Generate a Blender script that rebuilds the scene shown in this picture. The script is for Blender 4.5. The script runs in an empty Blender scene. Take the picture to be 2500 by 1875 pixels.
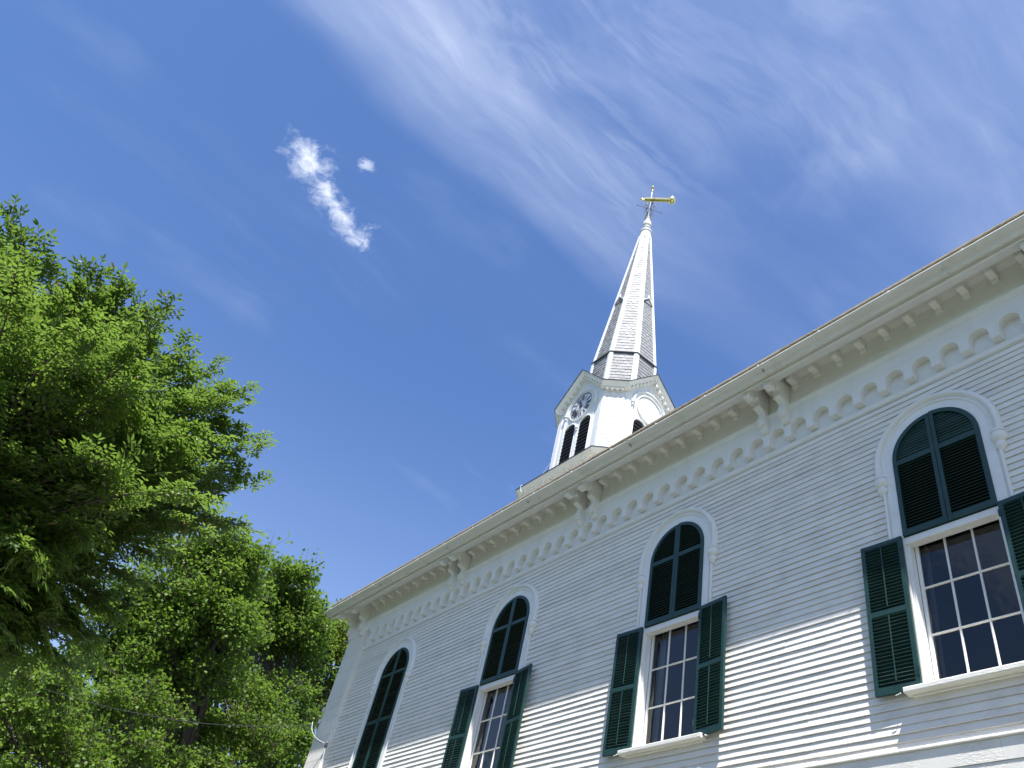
import bpy, bmesh, math, random
import numpy as np
from mathutils import Matrix, Vector
random.seed(7); rng = np.random.default_rng(7)
PI = math.pi; rad = math.radians
sc = bpy.context.scene
C = sc.collection
GZ = -8.2                      # ground level; z = 0 is the foot of the arched shutters

# ------------------------------------------------------------------ camera
CAM = Vector((4.0324, -8.5002, -6.6122))
yaw, pitch, roll = 1.0804, 0.7374, 0.2723
fw = Vector((-math.sin(yaw)*math.cos(pitch), math.cos(yaw)*math.cos(pitch), math.sin(pitch)))
r0 = fw.cross(Vector((0, 0, 1))).normalized(); u0 = r0.cross(fw)
right = math.cos(roll)*r0 + math.sin(roll)*u0
up = -math.sin(roll)*r0 + math.cos(roll)*u0
cam = bpy.data.cameras.new('camera'); camo = bpy.data.objects.new('camera', cam); C.objects.link(camo)
cam.sensor_width = 36; cam.lens = 36*2012.74/2500; cam.clip_end = 5000; cam.clip_start = 0.05
M = Matrix.Identity(4)
for i, v in enumerate((right, up, -fw)):
    for j in range(3): M[j][i] = v[j]
M.translation = CAM
camo.matrix_world = M
sc.camera = camo
def ray(u, v):                 # direction of a point of the photograph (2500 px wide)
    return (right*((u-1250)/2012.74) - up*((v-937.5)/2012.74) + fw).normalized()

# ------------------------------------------------------------------ sun, sky, exposure
SUN = Vector((1.8, -1.0, 4.6)).normalized()     # towards the sun
sl = bpy.data.lights.new('sun', 'SUN'); sl.energy = 5.0; sl.angle = rad(0.53); sl.color = (1.0, 0.985, 0.96)
so = bpy.data.objects.new('sun', sl); C.objects.link(so)
so.rotation_euler = SUN.to_track_quat('Z', 'Y').to_euler(); so.location = (0, -20, 40)
sc.view_settings.view_transform = 'Standard'; sc.view_settings.look = 'None'
sc.view_settings.gamma = 1.0; sc.view_settings.use_curve_mapping = False
sc.view_settings.exposure = 1.06
world = bpy.data.worlds.new('World'); sc.world = world; world.use_nodes = True
SKY_STRENGTH = 0.094

class NT:
    """small helper for node graphs"""
    def __init__(s, tree): s.t = tree; tree.nodes.clear()
    def n(s, typ, **kw):
        nd = s.t.nodes.new(typ)
        for k, v in kw.items(): setattr(nd, k, v)
        return nd
    def l(s, a, b): s.t.links.new(a, b)
    def put(s, sock, v):
        if hasattr(v, 'links') or isinstance(v, bpy.types.NodeSocket): s.l(v, sock)
        else: sock.default_value = v
    def m(s, op, a, b=None, c=None, clamp=False):
        nd = s.n('ShaderNodeMath', operation=op, use_clamp=clamp)
        for i, v in enumerate((a, b, c)):
            if v is not None: s.put(nd.inputs[i], v)
        return nd.outputs[0]
    def vm(s, op, a, b=None):
        nd = s.n('ShaderNodeVectorMath', operation=op)
        s.put(nd.inputs[0], a)
        if b is not None: s.put(nd.inputs[1], b)
        return nd.outputs[0]
    def mr(s, v, a, b, c=0.0, d=1.0, smooth=True):
        nd = s.n('ShaderNodeMapRange', interpolation_type='SMOOTHSTEP' if smooth else 'LINEAR')
        s.put(nd.inputs['Value'], v); s.put(nd.inputs['From Min'], a); s.put(nd.inputs['From Max'], b)
        s.put(nd.inputs['To Min'], c); s.put(nd.inputs['To Max'], d)
        return nd.outputs[0]
    def noise(s, vec, scale, detail=4, rough=0.55, dist=0.0, out='Fac'):
        nd = s.n('ShaderNodeTexNoise'); s.put(nd.inputs['Vector'], vec)
        nd.inputs['Scale'].default_value = scale; nd.inputs['Detail'].default_value = detail
        nd.inputs['Roughness'].default_value = rough; nd.inputs['Distortion'].default_value = dist
        return nd.outputs[out]
    def mix(s, f, a, b, typ='MIX'):
        nd = s.n('ShaderNodeMix', data_type='RGBA', blend_type=typ)
        s.put(nd.inputs[0], f); s.put(nd.inputs[6], a); s.put(nd.inputs[7], b)
        return nd.outputs[2]

def build_sky():
    g = NT(world.node_tree)
    out = g.n('ShaderNodeOutputWorld'); bg = g.n('ShaderNodeBackground')
    bg.inputs['Strength'].default_value = SKY_STRENGTH
    g.l(bg.outputs[0], out.inputs[0])
    sky = g.n('ShaderNodeTexSky', sky_type='NISHITA', sun_disc=False)
    sky.sun_elevation = math.asin(SUN.z); sky.sun_rotation = math.atan2(SUN.x, SUN.y)
    sky.altitude = 300; sky.air_density = 1.0; sky.dust_density = 0.2; sky.ozone_density = 4.0
    tc = g.n('ShaderNodeTexCoord'); sep = g.n('ShaderNodeSeparateXYZ'); g.l(tc.outputs['Generated'], sep.inputs[0])
    zc = g.m('MAXIMUM', sep.outputs[2], 0.06)
    px = g.m('DIVIDE', sep.outputs[0], zc); py = g.m('DIVIDE', sep.outputs[1], zc)      # flat cloud layer overhead
    cmb = g.n('ShaderNodeCombineXYZ'); g.l(px, cmb.inputs[0]); g.l(py, cmb.inputs[1]); P = cmb.outputs[0]
    # slow warp of the layer
    wn = g.noise(P, 1.7, 4, 0.5, 0, 'Color')
    W = g.vm('ADD', P, g.vm('SCALE', g.vm('SUBTRACT', wn, (0.5, 0.5, 0.5))))
    W.node.inputs[1].links[0].from_node.inputs['Scale'].default_value = 0.20
    mp = g.n('ShaderNodeMapping'); g.l(W, mp.inputs[0]); mp.inputs['Rotation'].default_value = (0, 0, rad(-6)); mp.inputs['Scale'].default_value = (1.0, 0.20, 1)
    streak = g.noise(mp.outputs[0], 5.0, 6, 0.55, 0.35)
    mp2 = g.n('ShaderNodeMapping'); g.l(W, mp2.inputs[0]); mp2.inputs['Rotation'].default_value = (0, 0, rad(24)); mp2.inputs['Scale'].default_value = (1.0, 0.38, 1); mp2.inputs['Location'].default_value = (3.1, 1.7, 0)
    wisp = g.noise(mp2.outputs[0], 11, 6, 0.58, 0.6)
    broad = g.noise(P, 2.3, 3, 0.5)
    ws = g.n('ShaderNodeSeparateXYZ'); g.l(W, ws.inputs[0]); wx, wy = ws.outputs[0], ws.outputs[1]
    band = g.m('MULTIPLY', g.mr(wx, -0.685, -0.595), g.mr(wx, -0.44, -0.575))       # one long streak, sharp on its west side
    band = g.m('MULTIPLY', band, g.mr(wy, 0.62, 0.34, 0.28, 1.0))
    veil = g.m('MULTIPLY', g.mr(wx, -0.66, -0.42), g.mr(broad, 0.30, 0.62, 0.25, 1.0))
    high = g.mr(wx, -0.40, -0.10)
    mp3 = g.n('ShaderNodeMapping'); g.l(W, mp3.inputs[0]); mp3.inputs['Rotation'].default_value = (0, 0, rad(-9)); mp3.inputs['Scale'].default_value = (1.0, 0.13, 1); mp3.inputs['Location'].default_value = (1.3, 0.4, 0)
    fil = g.mr(g.noise(mp3.outputs[0], 9, 6, 0.58, 0.3), 0.25, 0.75)
    st = g.mr(streak, 0.26, 0.70, 0.30, 1.0)
    st = g.m('MULTIPLY', st, g.m('ADD', g.m('MULTIPLY', fil, 0.55), 0.52))
    wi = g.mr(wisp, 0.38, 0.74)
    den = g.m('MULTIPLY', g.m('MULTIPLY', band, st), 0.44)
    den = g.m('ADD', den, g.m('MULTIPLY', veil, g.m('ADD', g.m('MULTIPLY', st, 0.09), g.m('MULTIPLY', wi, 0.12))))
    den = g.m('ADD', den, g.m('MULTIPLY', g.m('MULTIPLY', high, st), 0.21))
    fb = g.m('ABSOLUTE', g.m('SUBTRACT', g.noise(mp3.outputs[0], 13, 5, 0.6, 0.4), 0.5))
    mp4 = g.n('ShaderNodeMapping'); g.l(W, mp4.inputs[0]); mp4.inputs['Rotation'].default_value = (0, 0, rad(16)); mp4.inputs['Scale'].default_value = (1.0, 0.15, 1); mp4.inputs['Location'].default_value = (5.3, 2.4, 0)
    fb2 = g.m('ABSOLUTE', g.m('SUBTRACT', g.noise(mp4.outputs[0], 10, 5, 0.6, 0.5), 0.5))
    fib = g.m('ADD', g.mr(fb, 0.07, 0.0), g.m('MULTIPLY', g.mr(fb2, 0.06, 0.0), g.mr(wisp, 0.42, 0.62)))
    den = g.m('ADD', den, g.m('MULTIPLY', g.m('MULTIPLY', fib, g.mr(broad, 0.40, 0.62)), g.m('MULTIPLY', g.mr(wx, -0.72, -0.5, 0.10, 1.0), 0.06)))
    den = g.m('ADD', den, g.m('MULTIPLY', g.mr(wx, -0.15, 0.5), g.m('MULTIPLY', st, 0.25)))
    faint = g.m('MULTIPLY', g.m('MULTIPLY', g.mr(streak, 0.5, 0.8), g.mr(broad, 0.42, 0.7)), 0.16)
    den = g.m('ADD', den, faint)
    haze = g.mr(sep.outputs[2], 0.68, 0.0, 0.0, 0.34)
    den = g.m('MAXIMUM', den, haze)
    # one small fair-weather cloud
    ax, ay, bx, by = -0.834, 0.006, -0.908, 0.146
    ux, uy = bx-ax, by-ay; L = math.hypot(ux, uy); ux /= L; uy /= L
    dx = g.m('SUBTRACT', px, ax); dy = g.m('SUBTRACT', py, ay)
    al = g.m('ADD', g.m('MULTIPLY', dx, ux), g.m('MULTIPLY', dy, uy))
    ac = g.m('ADD', g.m('MULTIPLY', dx, -uy), g.m('MULTIPLY', dy, ux))
    cn = g.noise(P, 16, 7, 0.62, 0.4)
    cn2 = g.noise(P, 42, 6, 0.65, 0.6)
    cl = g.m('SUBTRACT', al, g.m('MAXIMUM', 0.0, g.m('MINIMUM', al, L)))
    aw = g.m('ADD', ac, g.m('MULTIPLY', g.m('SUBTRACT', cn, 0.5), 0.045))
    dist = g.m('SQRT', g.m('ADD', g.m('MULTIPLY', cl, cl), g.m('MULTIPLY', aw, aw)))
    taper = g.mr(al, 0.0, L, 1.0, 0.72)
    soft = g.m('SUBTRACT', 1.0, g.m('DIVIDE', dist, g.m('MULTIPLY', taper, 0.053)))
    puff = g.m('ADD', soft, g.m('MULTIPLY', g.m('SUBTRACT', g.m('ADD', g.m('MULTIPLY', cn, 0.55), g.m('MULTIPLY', cn2, 0.45)), 0.54), 4.2))
    cum = g.m('MULTIPLY', g.mr(puff, 0.05, 1.5), g.mr(soft, -0.6, 0.5))
    # a scrap beside it
    d2 = g.m('SQRT', g.m('ADD', g.m('POWER', g.m('SUBTRACT', px, -0.7783), 2.0), g.m('POWER', g.m('SUBTRACT', py, 0.0832), 2.0)))
    s2 = g.m('SUBTRACT', 1.0, g.m('DIVIDE', d2, 0.019))
    p2 = g.m('ADD', s2, g.m('MULTIPLY', g.m('SUBTRACT', cn2, 0.5), 4.0))
    cum2 = g.m('MULTIPLY', g.m('MULTIPLY', g.mr(p2, 0.25, 1.1), g.mr(s2, -0.1, 0.9)), 0.5)
    cum = g.m('MAXIMUM', cum, cum2)
    base_c = g.mix(1.0, sky.outputs[0], (0.78, 0.90, 1.10, 1), 'MULTIPLY')
    col = g.mix(g.m('MINIMUM', den, 0.8), base_c, (4.9, 5.4, 6.6, 1))
    col = g.mix(g.m('MULTIPLY', cum, 0.90), col, (6.2, 6.6, 7.4, 1))
    g.l(col, bg.inputs['Color'])
build_sky()

# ------------------------------------------------------------------ materials
MAT = {}
def mat(name, col, rough=0.5, var=0.0, vscale=6, bump=0.0, bscale=40, metal=0.0, spec=0.5, flake=0.0, dirt=None, dirt_amt=0.0, dirt_scale=2.0, extra=None):
    m = bpy.data.materials.new(name); m.use_nodes = True; g = NT(m.node_tree)
    out = g.n('ShaderNodeOutputMaterial'); b = g.n('ShaderNodeBsdfPrincipled'); g.l(b.outputs[0], out.inputs[0])
    b.inputs['Roughness'].default_value = rough; b.inputs['Metallic'].default_value = metal
    b.inputs['Specular IOR Level'].default_value = spec
    geo = g.n('ShaderNodeNewGeometry'); P = geo.outputs['Position']
    c = (*col, 1)
    if name in ('paint', 'slate'):                       # boards were never painted quite alike
        oi = g.n('ShaderNodeObjectInfo'); k0 = g.mr(oi.outputs['Random'], 0, 1, *((0.92, 1.03) if name == 'paint' else (0.72, 1.15)), smooth=False)
        mm = g.vm('SCALE', col); g.l(k0, mm.node.inputs['Scale']); c = mm
    if var:
        nf = g.noise(P, vscale, 5, 0.6)
        k = g.mr(nf, 0.25, 0.75, 1-var, 1+var)
        mm = g.vm('SCALE', c[:3] if isinstance(c, tuple) else c); g.l(k, mm.node.inputs['Scale']); c = mm
    if dirt:
        mpd = g.n('ShaderNodeMapping'); g.l(P, mpd.inputs[0]); mpd.inputs['Scale'].default_value = (1, 1, 0.35)
        nf = g.noise(mpd.outputs[0], dirt_scale, 6, 0.65, 0.3)
        c = g.mix(g.m('MULTIPLY', g.mr(nf, 0.5, 0.78), dirt_amt), c, (*dirt, 1))
    g.put(b.inputs['Base Color'], c)
    if bump or flake:
        h = None
        if bump: h = g.m('MULTIPLY', g.noise(P, bscale, 5, 0.6), bump)
        if flake:
            mp = g.n('ShaderNodeMapping'); g.l(P, mp.inputs[0]); mp.inputs['Scale'].default_value = (0.35, 1, 1)
            f1 = g.noise(mp.outputs[0], 55, 5, 0.6, 0.6)
            f0 = g.noise(P, 3.0, 3, 0.5)
            fl = g.m('MULTIPLY', g.m('MULTIPLY', g.mr(f1, 0.50, 0.56), g.mr(f0, 0.40, 0.62)), flake)
            h = g.m('ADD', h, fl) if h else fl
        bp = g.n('ShaderNodeBump'); bp.inputs['Strength'].default_value = 1.0; bp.inputs['Distance'].default_value = 1.0
        g.l(h, bp.inputs['Height']); g.l(bp.outputs[0], b.inputs['Normal'])
    MAT[name] = m
    return m
mat('paint', (0.87, 0.825, 0.745), 0.55, 0.03, 5, 0.0007, 60, flake=0.0021, dirt=(0.62, 0.60, 0.54), dirt_amt=0.14, dirt_scale=3)
mat('trim', (0.84, 0.825, 0.785), 0.55, 0.03, 4, 0.0006, 40, dirt=(0.56, 0.54, 0.48), dirt_amt=0.25, dirt_scale=4)
mat('gutter_paint', (0.74, 0.74, 0.70), 0.45, 0.04, 3, 0.0004, 20, dirt=(0.46, 0.38, 0.28), dirt_amt=0.45, dirt_scale=2.4)
mat('spire_paint', (0.74, 0.74, 0.73), 0.55, 0.04, 5, 0.0006, 30, dirt=(0.40, 0.38, 0.34), dirt_amt=0.35, dirt_scale=5)
mat('green', (0.008, 0.043, 0.034), 0.45, 0.22, 5, 0.0003, 90)
mat('unlit_black', (0.006, 0.006, 0.007), 0.9)  # near-black that paints the unlit space behind louvers and shutters
mat('room', (0.11, 0.13, 0.155), 0.9, 0.05)
mat('plaster', (0.34, 0.32, 0.28), 0.9, 0.05)
mat('shingle', (0.36, 0.32, 0.255), 0.9, 0.22, 9, 0.002, 60)
mat('roofing', (0.035, 0.034, 0.036), 0.8, 0.2, 6, 0.002, 40)
mat('slate', (0.235, 0.235, 0.24), 0.6, 0.16, 4.5, 0.0012, 25)
mat('lead', (0.10, 0.10, 0.105), 0.5, 0.2, 8)
mat('iron', (0.035, 0.036, 0.042), 0.5, 0.2, 10)
mat('gold', (1.0, 0.82, 0.42), 0.27, metal=1.0)
mat('dial_white', (0.66, 0.67, 0.69), 0.5, 0.04, 6)
mat('dial_black', (0.02, 0.022, 0.03), 0.5)
mat('hand_brown', (0.07, 0.028, 0.022), 0.5)
mat('wire', (0.72, 0.73, 0.74), 0.4)
mat('black_wire', (0.02, 0.02, 0.02), 0.5)
mat('curtain', (0.62, 0.58, 0.48), 0.9, 0.06, 5)
mat('bark', (0.085, 0.068, 0.052), 0.9, 0.3, 14, 0.01, 22)
mat('lawn', (0.055, 0.080, 0.026), 0.95, 0.25, 1.5, 0.02, 20)
mat('bounce_gravel', (0.118, 0.116, 0.112), 0.95, 0.12, 9, 0.01, 70)  # grey of the added ground strip that bounces light

def glass_mat():
    m = bpy.data.materials.new('glass'); m.use_nodes = True; g = NT(m.node_tree)
    out = g.n('ShaderNodeOutputMaterial'); mx = g.n('ShaderNodeMixShader')
    tr = g.n('ShaderNodeBsdfTransparent'); tr.inputs[0].default_value = (0.72, 0.76, 0.78, 1)
    gl = g.n('ShaderNodeBsdfGlossy'); gl.inputs['Roughness'].default_value = 0.01; gl.inputs[0].default_value = (0.98, 0.97, 0.93, 1)
    fr = g.n('ShaderNodeFresnel'); fr.inputs[0].default_value = 1.5
    geo = g.n('ShaderNodeNewGeometry')
    bp = g.n('ShaderNodeBump'); bp.inputs['Strength'].default_value = 0.6; bp.inputs['Distance'].default_value = 0.006
    g.l(g.noise(geo.outputs['Position'], 3.5, 2, 0.5), bp.inputs['Height']); g.l(bp.outputs[0], gl.inputs['Normal'])
    g.l(g.m('MULTIPLY', fr.outputs[0], 1.35, clamp=True), mx.inputs[0])
    g.l(tr.outputs[0], mx.inputs[1]); g.l(gl.outputs[0], mx.inputs[2]); g.l(mx.outputs[0], out.inputs[0])
    MAT['glass'] = m
glass_mat()

def leaf_mat(name, dark, light, young, trans=(0.30, 0.46, 0.06), gloss=0.35):
    m = bpy.data.materials.new(name); m.use_nodes = True; g = NT(m.node_tree)
    out = g.n('ShaderNodeOutputMaterial'); b = g.n('ShaderNodeBsdfPrincipled')
    at = g.n('ShaderNodeAttribute', attribute_name='tint')
    t = at.outputs['Fac']
    c = g.mix(g.mr(t, 0.0, 0.9, smooth=False), (*dark, 1), (*light, 1))
    c = g.mix(g.mr(t, 0.965, 1.0, smooth=False), c, (*young, 1))
    g.l(c, b.inputs['Base Color']); b.inputs['Roughness'].default_value = gloss; b.inputs['Specular IOR Level'].default_value = 0.45 if gloss < 0.4 else 0.28
    tl = g.n('ShaderNodeBsdfTranslucent'); g.put(tl.inputs[0], g.mix(0.5, (*trans, 1), c, 'MIX'))
    mx = g.n('ShaderNodeMixShader'); mx.inputs[0].default_value = 0.44
    g.l(b.outputs[0], mx.inputs[1]); g.l(tl.outputs[0], mx.inputs[2]); g.l(mx.outputs[0], out.inputs[0])
    MAT[name] = m
leaf_mat('leaf_elm', (0.042, 0.098, 0.016), (0.120, 0.200, 0.032), (0.30, 0.17, 0.08))
leaf_mat('leaf_maple', (0.044, 0.100, 0.013), (0.138, 0.222, 0.024), (0.22, 0.24, 0.04), gloss=0.5)
leaf_mat('leaf_lime', (0.062, 0.125, 0.014), (0.170, 0.235, 0.022), (0.35, 0.33, 0.06), trans=(0.42, 0.50, 0.05), gloss=0.5)

# ------------------------------------------------------------------ object helpers
WORLD = {}
def link(o, parent=None, basis=None):
    C.objects.link(o)
    b = basis if basis is not None else Matrix.Identity(4)
    o.matrix_basis = b; WORLD[o] = b
    if parent is not None:
        o.parent = parent; o.matrix_parent_inverse = WORLD[parent].inverted()
    return o
def empty(name, loc):
    o = bpy.data.objects.new(name, None); return link(o, None, Matrix.Translation(loc))
def tag(o, label, cat, group=None, kind=None):
    if label: o['label'] = label
    if cat: o['category'] = cat
    if group: o['group'] = group
    if kind: o['kind'] = kind
    return o
class MB:
    """collects geometry; build() links ONE mesh object"""
    def __init__(s): s.v = []; s.f = []
    def add(s, vs, fs):
        k = len(s.v); s.v += [tuple(p) for p in vs]; s.f += [tuple(i+k for i in f) for f in fs]; return s
    def box(s, x0, x1, y0, y1, z0, z1):
        return s.add([(x, y, z) for x in (x0, x1) for y in (y0, y1) for z in (z0, z1)],
                     [(0, 1, 3, 2), (4, 6, 7, 5), (0, 4, 5, 1), (2, 3, 7, 6), (0, 2, 6, 4), (1, 5, 7, 3)])
    def prism(s, poly, axis, a, b, fn=None):
        """polygon in the two other axes, drawn out along axis"""
        def P(p, t):
            q = (t, p[0], p[1]) if axis == 'x' else (p[0], t, p[1]) if axis == 'y' else (p[0], p[1], t)
            return fn(*q) if fn else q
        n = len(poly)
        return s.add([P(p, a) for p in poly]+[P(p, b) for p in poly],
                     [tuple(range(n)), tuple(range(2*n-1, n-1, -1))]+[(i, i+n, (i+1) % n+n, (i+1) % n) for i in range(n)])
    def strip(s, prof, axis, a, b):
        """open profile drawn out along axis"""
        n = len(prof)
        P = lambda p, t: (t, p[0], p[1]) if axis == 'x' else (p[0], t, p[1])
        return s.add([P(p, a) for p in prof]+[P(p, b) for p in prof], [(i, i+1, i+1+n, i+n) for i in range(n-1)])
    def sweep(s, rows, closed=True):
        """rows of equally many points"""
        n = len(rows[0]); vs = [p for r in rows for p in r]; fs = []
        for i in range(len(rows)-1):
            for j in range(n if closed else n-1):
                fs.append((i*n+j, i*n+(j+1) % n, (i+1)*n+(j+1) % n, (i+1)*n+j))
        if closed: fs += [tuple(range(n-1, -1, -1)), tuple((len(rows)-1)*n+j for j in range(n))]
        return s.add(vs, fs)
    def tube(s, pts, r, n=6):
        pts = [Vector(p) for p in pts]; rows = []
        for i, p in enumerate(pts):
            d = (pts[min(i+1, len(pts)-1)]-pts[max(i-1, 0)]).normalized()
            a = d.cross(Vector((0.31, 0.17, 0.93))).normalized(); b = d.cross(a)
            ri = float(r[i] if isinstance(r, (list, tuple)) else r)
            rows.append([tuple(p+ri*(math.cos(t)*a+math.sin(t)*b)) for t in [2*PI*k/n for k in range(n)]])
        return s.sweep(rows)
    def lathe(s, prof, c, n=14, fn=None):
        """prof: (r, z) pairs round a vertical axis at c=(x, y)"""
        rows = [[(c[0]+r*math.cos(2*PI*k/n), c[1]+r*math.sin(2*PI*k/n), z) for k in range(n)] for r, z in prof]
        if fn: rows = [[fn(*p) for p in r] for r in rows]
        return s.sweep(rows)
    def mesh(s, name, m):
        me = bpy.data.meshes.new(name); me.from_pydata(s.v, [], s.f); me.validate()
        if m == 'glass': me.materials.append(MAT[m]); return me
        bm = bmesh.new(); bm.from_mesh(me); bmesh.ops.recalc_face_normals(bm, faces=bm.faces[:]); bm.to_mesh(me); bm.free()
        me.materials.append(MAT[m]); return me
    def build(s, name, m, parent=None, smooth=0, bevel=0.0, basis=None, kind=None):
        o = bpy.data.objects.new(name, s.mesh(name, m))
        if smooth: smooth_by(o.data, smooth)
        if bevel: bev(o, bevel)
        link(o, parent, basis)
        if kind: o['kind'] = kind
        return o
def smooth_by(me, deg):
    bm = bmesh.new(); bm.from_mesh(me)
    for f in bm.faces: f.smooth = True
    for e in bm.edges:
        if len(e.link_faces) == 2 and e.calc_face_angle(0) > rad(deg): e.smooth = False
    bm.to_mesh(me); bm.free()
def bev(o, w, seg=2):
    md = o.modifiers.new('bevel', 'BEVEL'); md.width = w; md.segments = seg; md.limit_method = 'ANGLE'; md.angle_limit = rad(35); md.harden_normals = False
def inst(name, me, parent, loc, rx=0.0, bevel=0.0):
    o = bpy.data.objects.new(name, me); link(o, parent, Matrix.Translation(loc) @ Matrix.Rotation(rx, 4, 'X'))
    if bevel: bev(o, bevel, 1)
    return o

# ------------------------------------------------------------------ ground
g_ = MB(); N = 24
for i in range(N+1):
    for j in range(N+1):
        x = (i/N-0.5)*2; y = (j/N-0.5)*2
        g_.v.append((1200*math.copysign(abs(x)**2.2, x)-5, 1200*math.copysign(abs(y)**2.2, y), GZ))
g_.f = [(i*(N+1)+j, (i+1)*(N+1)+j, (i+1)*(N+1)+j+1, i*(N+1)+j+1) for i in range(N) for j in range(N)]
tag(g_.build('ground', 'lawn'), None, None, kind='structure')
d = MB(); d.box(-40, 40, -11.5, -1.6, GZ-0.06, GZ+0.004); tag(d.build('bounce_strip', 'bounce_gravel'), None, None, kind='structure')  # unseen grey strip added to bounce light up at wall and soffit

# ------------------------------------------------------------------ church: body
S = 4.5558; PITCH = S/11
WX = [-3*S, -2*S, -S, 0.0]
XL, XR = -16.82, 9.0            # length of the side wall
PIL_R = -15.93                  # inner edge of the corner pilaster
YB = 13.0
church = empty('church', (-4, YB/2, GZ))
tag(church, 'white clapboard church with green shutters, bracketed eaves and tall clock steeple', 'church')
OPEN = 0.62                     # half width of a glazed opening
w = MB()
edges = [XL] + [e for x in WX[1:] for e in (x-OPEN, x+OPEN)] + [XR]
for i in range(0, len(edges), 2): w.box(edges[i], edges[i+1], 0.03, 0.2, GZ, 3.6)
for x in WX[1:]:
    w.box(x-OPEN, x+OPEN, 0.03, 0.2, 0.0, 3.6); w.box(x-OPEN, x+OPEN, 0.03, 0.2, GZ, -1.96)
w.box(XL+0.02, XL+0.2, 0.2, YB, GZ, 3.6); w.box(XR-0.2, XR-0.02, 0.2, YB, GZ, 3.6); w.box(XL, XR, YB-0.2, YB, GZ, 3.6)
for x in (XL+0.03, XR-0.23): w.prism([(0.0, 3.6), (YB, 3.6), (YB/2, 7.1)], 'x', x, x+0.2)
wall = w.build('wall', 'paint', church)
fl = MB(); fl.box(XL+0.2, XR-0.2, 0.2, YB-0.2, -3.2, -3.1); fl.build('floor', 'room', church)
ce = MB(); ce.box(XL+0.2, XR-0.2, 0.2, YB-0.2, 3.0, 3.1); ce.build('ceiling', 'room', church)

# clapboards: each board its own piece
EXPO = 0.0945
def half_open(z0, z1):
    """half width of the gap boards leave at a window for a course z0..z1"""
    if z1 < -2.02: return 0
    if z0 < 1.2: return 0.70
    h = z0-1.2
    return math.sqrt(0.70**2-h*h) if h < 0.70 else 0
def board(x0, x1, z0, z1, mb=None):
    n = max(2, int((x1-x0)/0.35)); rows = []
    ph = random.uniform(0, 9); dy = random.uniform(-0.002, 0.002); dz = random.uniform(-0.0028, 0.0028); tilt = random.uniform(-0.0012, 0.0012)
    for i in range(n+1):
        x = x0+(x1-x0)*i/n
        a = 0.0020*math.sin(x*1.3+ph)+0.0015*math.sin(x*3.7+2*ph)+random.uniform(-0.0009, 0.0009)
        b = 0.0016*math.sin(x*2.3+1.7*ph)+random.uniform(-0.0008, 0.0008)
        yb = -0.0212+dy+b; zb = z0+dz+a+tilt*(i-n/2)/n*4
        rows.append([(x, yb, zb), (x, yb+0.0035, zb-0.0006), (x, yb+0.0045, zb+0.017), (x, yb+0.0150, zb+0.019), (x, 0.012, z1+0.02), (x, -0.0045, z1+0.02), (x, yb-0.0008, zb+0.004)])
    return (mb or MB()).sweep(rows)
z = -2.617; course = 0
TOPZ = 2.34
while z < TOPZ-0.03:
    z1 = min(z+EXPO, TOPZ)
    h = half_open(z, z1)
    cuts = [PIL_R-0.01]
    if h:
        for x in WX: cuts += [x-h, x+h]
    cuts += [XR]
    for i in range(0, len(cuts), 2):
        a, b = cuts[i], cuts[i+1]
        L = b-a
        if L > 8:
            brk = [a]; step = 4.9
            while brk[-1]+step+1.5 < b: brk.append(brk[-1]+step+random.uniform(-0.9, 0.4))
            brk.append(b)
        elif L > 2.5 and random.random() < 0.24:
            brk = [a, a+L*random.uniform(0.3, 0.75), b]
        else: brk = [a, b]
        for q in range(len(brk)-1):
            board(brk[q]+(0.001 if q else 0), brk[q+1], z, z1).build('clapboard', 'paint', wall)
    z += EXPO; course += 1
# water table and the boards under it
sk = MB(); sk.prism([(0.0, -2.60), (-0.03, -2.605), (-0.075, -2.625), (-0.075, -2.645), (-0.06, -2.65), (0.0, -2.65)], 'x', PIL_R-0.02, XR); sk.build('drip_cap', 'paint', church, bevel=0.004)
for (a, b) in ((PIL_R, -9.4), (-9.398, -3.1), (-3.098, 0.098), (0.1, XR)):
    t = MB(); t.box(a, b, -0.052, 0.03, -2.87, -2.652); t.build('skirt_board', 'paint', church, bevel=0.003)
    t = MB(); t.box(a+0.4, b+0.398 if b < XR else XR, -0.044, 0.03, -3.09, -2.873); t.build('skirt_board', 'paint', church, bevel=0.003)
low = MB(); zz = GZ+0.5
while zz < -3.15:
    board(PIL_R, XR, zz, min(zz+EXPO, -3.10), low); zz += EXPO
low.build('lower_clapboards', 'paint', church, kind='stuff')
f = MB(); f.box(XL-0.05, XR+0.02, -0.10, 0.03, GZ, GZ+0.5); f.build('foundation', 'plaster', church)

# corner pilaster: flush boards with fine joints, on a core
cp = MB(); cp.box(XL+0.006, PIL_R-0.006, -0.114, 0.03, GZ, 3.62); pil = cp.build('corner_pilaster', 'paint', church)
zz = -2.7; i = 0
while zz < 2.75:
    hgt = random.choice((0.17, 0.24, 0.33, 0.42, 0.5)); hgt = min(hgt, 2.76-zz)
    b = MB(); o_ = random.uniform(-0.0025, 0.0015); b.box(XL+random.uniform(0, 0.006), PIL_R, -0.1245+o_, -0.1145, zz+0.0018, zz+hgt-0.0018)
    b.build('board', 'paint', pil, bevel=0.002); zz += hgt
b = MB(); b.box(PIL_R-0.1, PIL_R+0.004, -0.1225, 0.02, GZ, 2.755); b.build('corner_board', 'paint', pil)
b = MB(); b.box(XL, PIL_R, -0.128, 0.02, 2.765, 3.6); b.build('capital', 'trim', pil)

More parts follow.
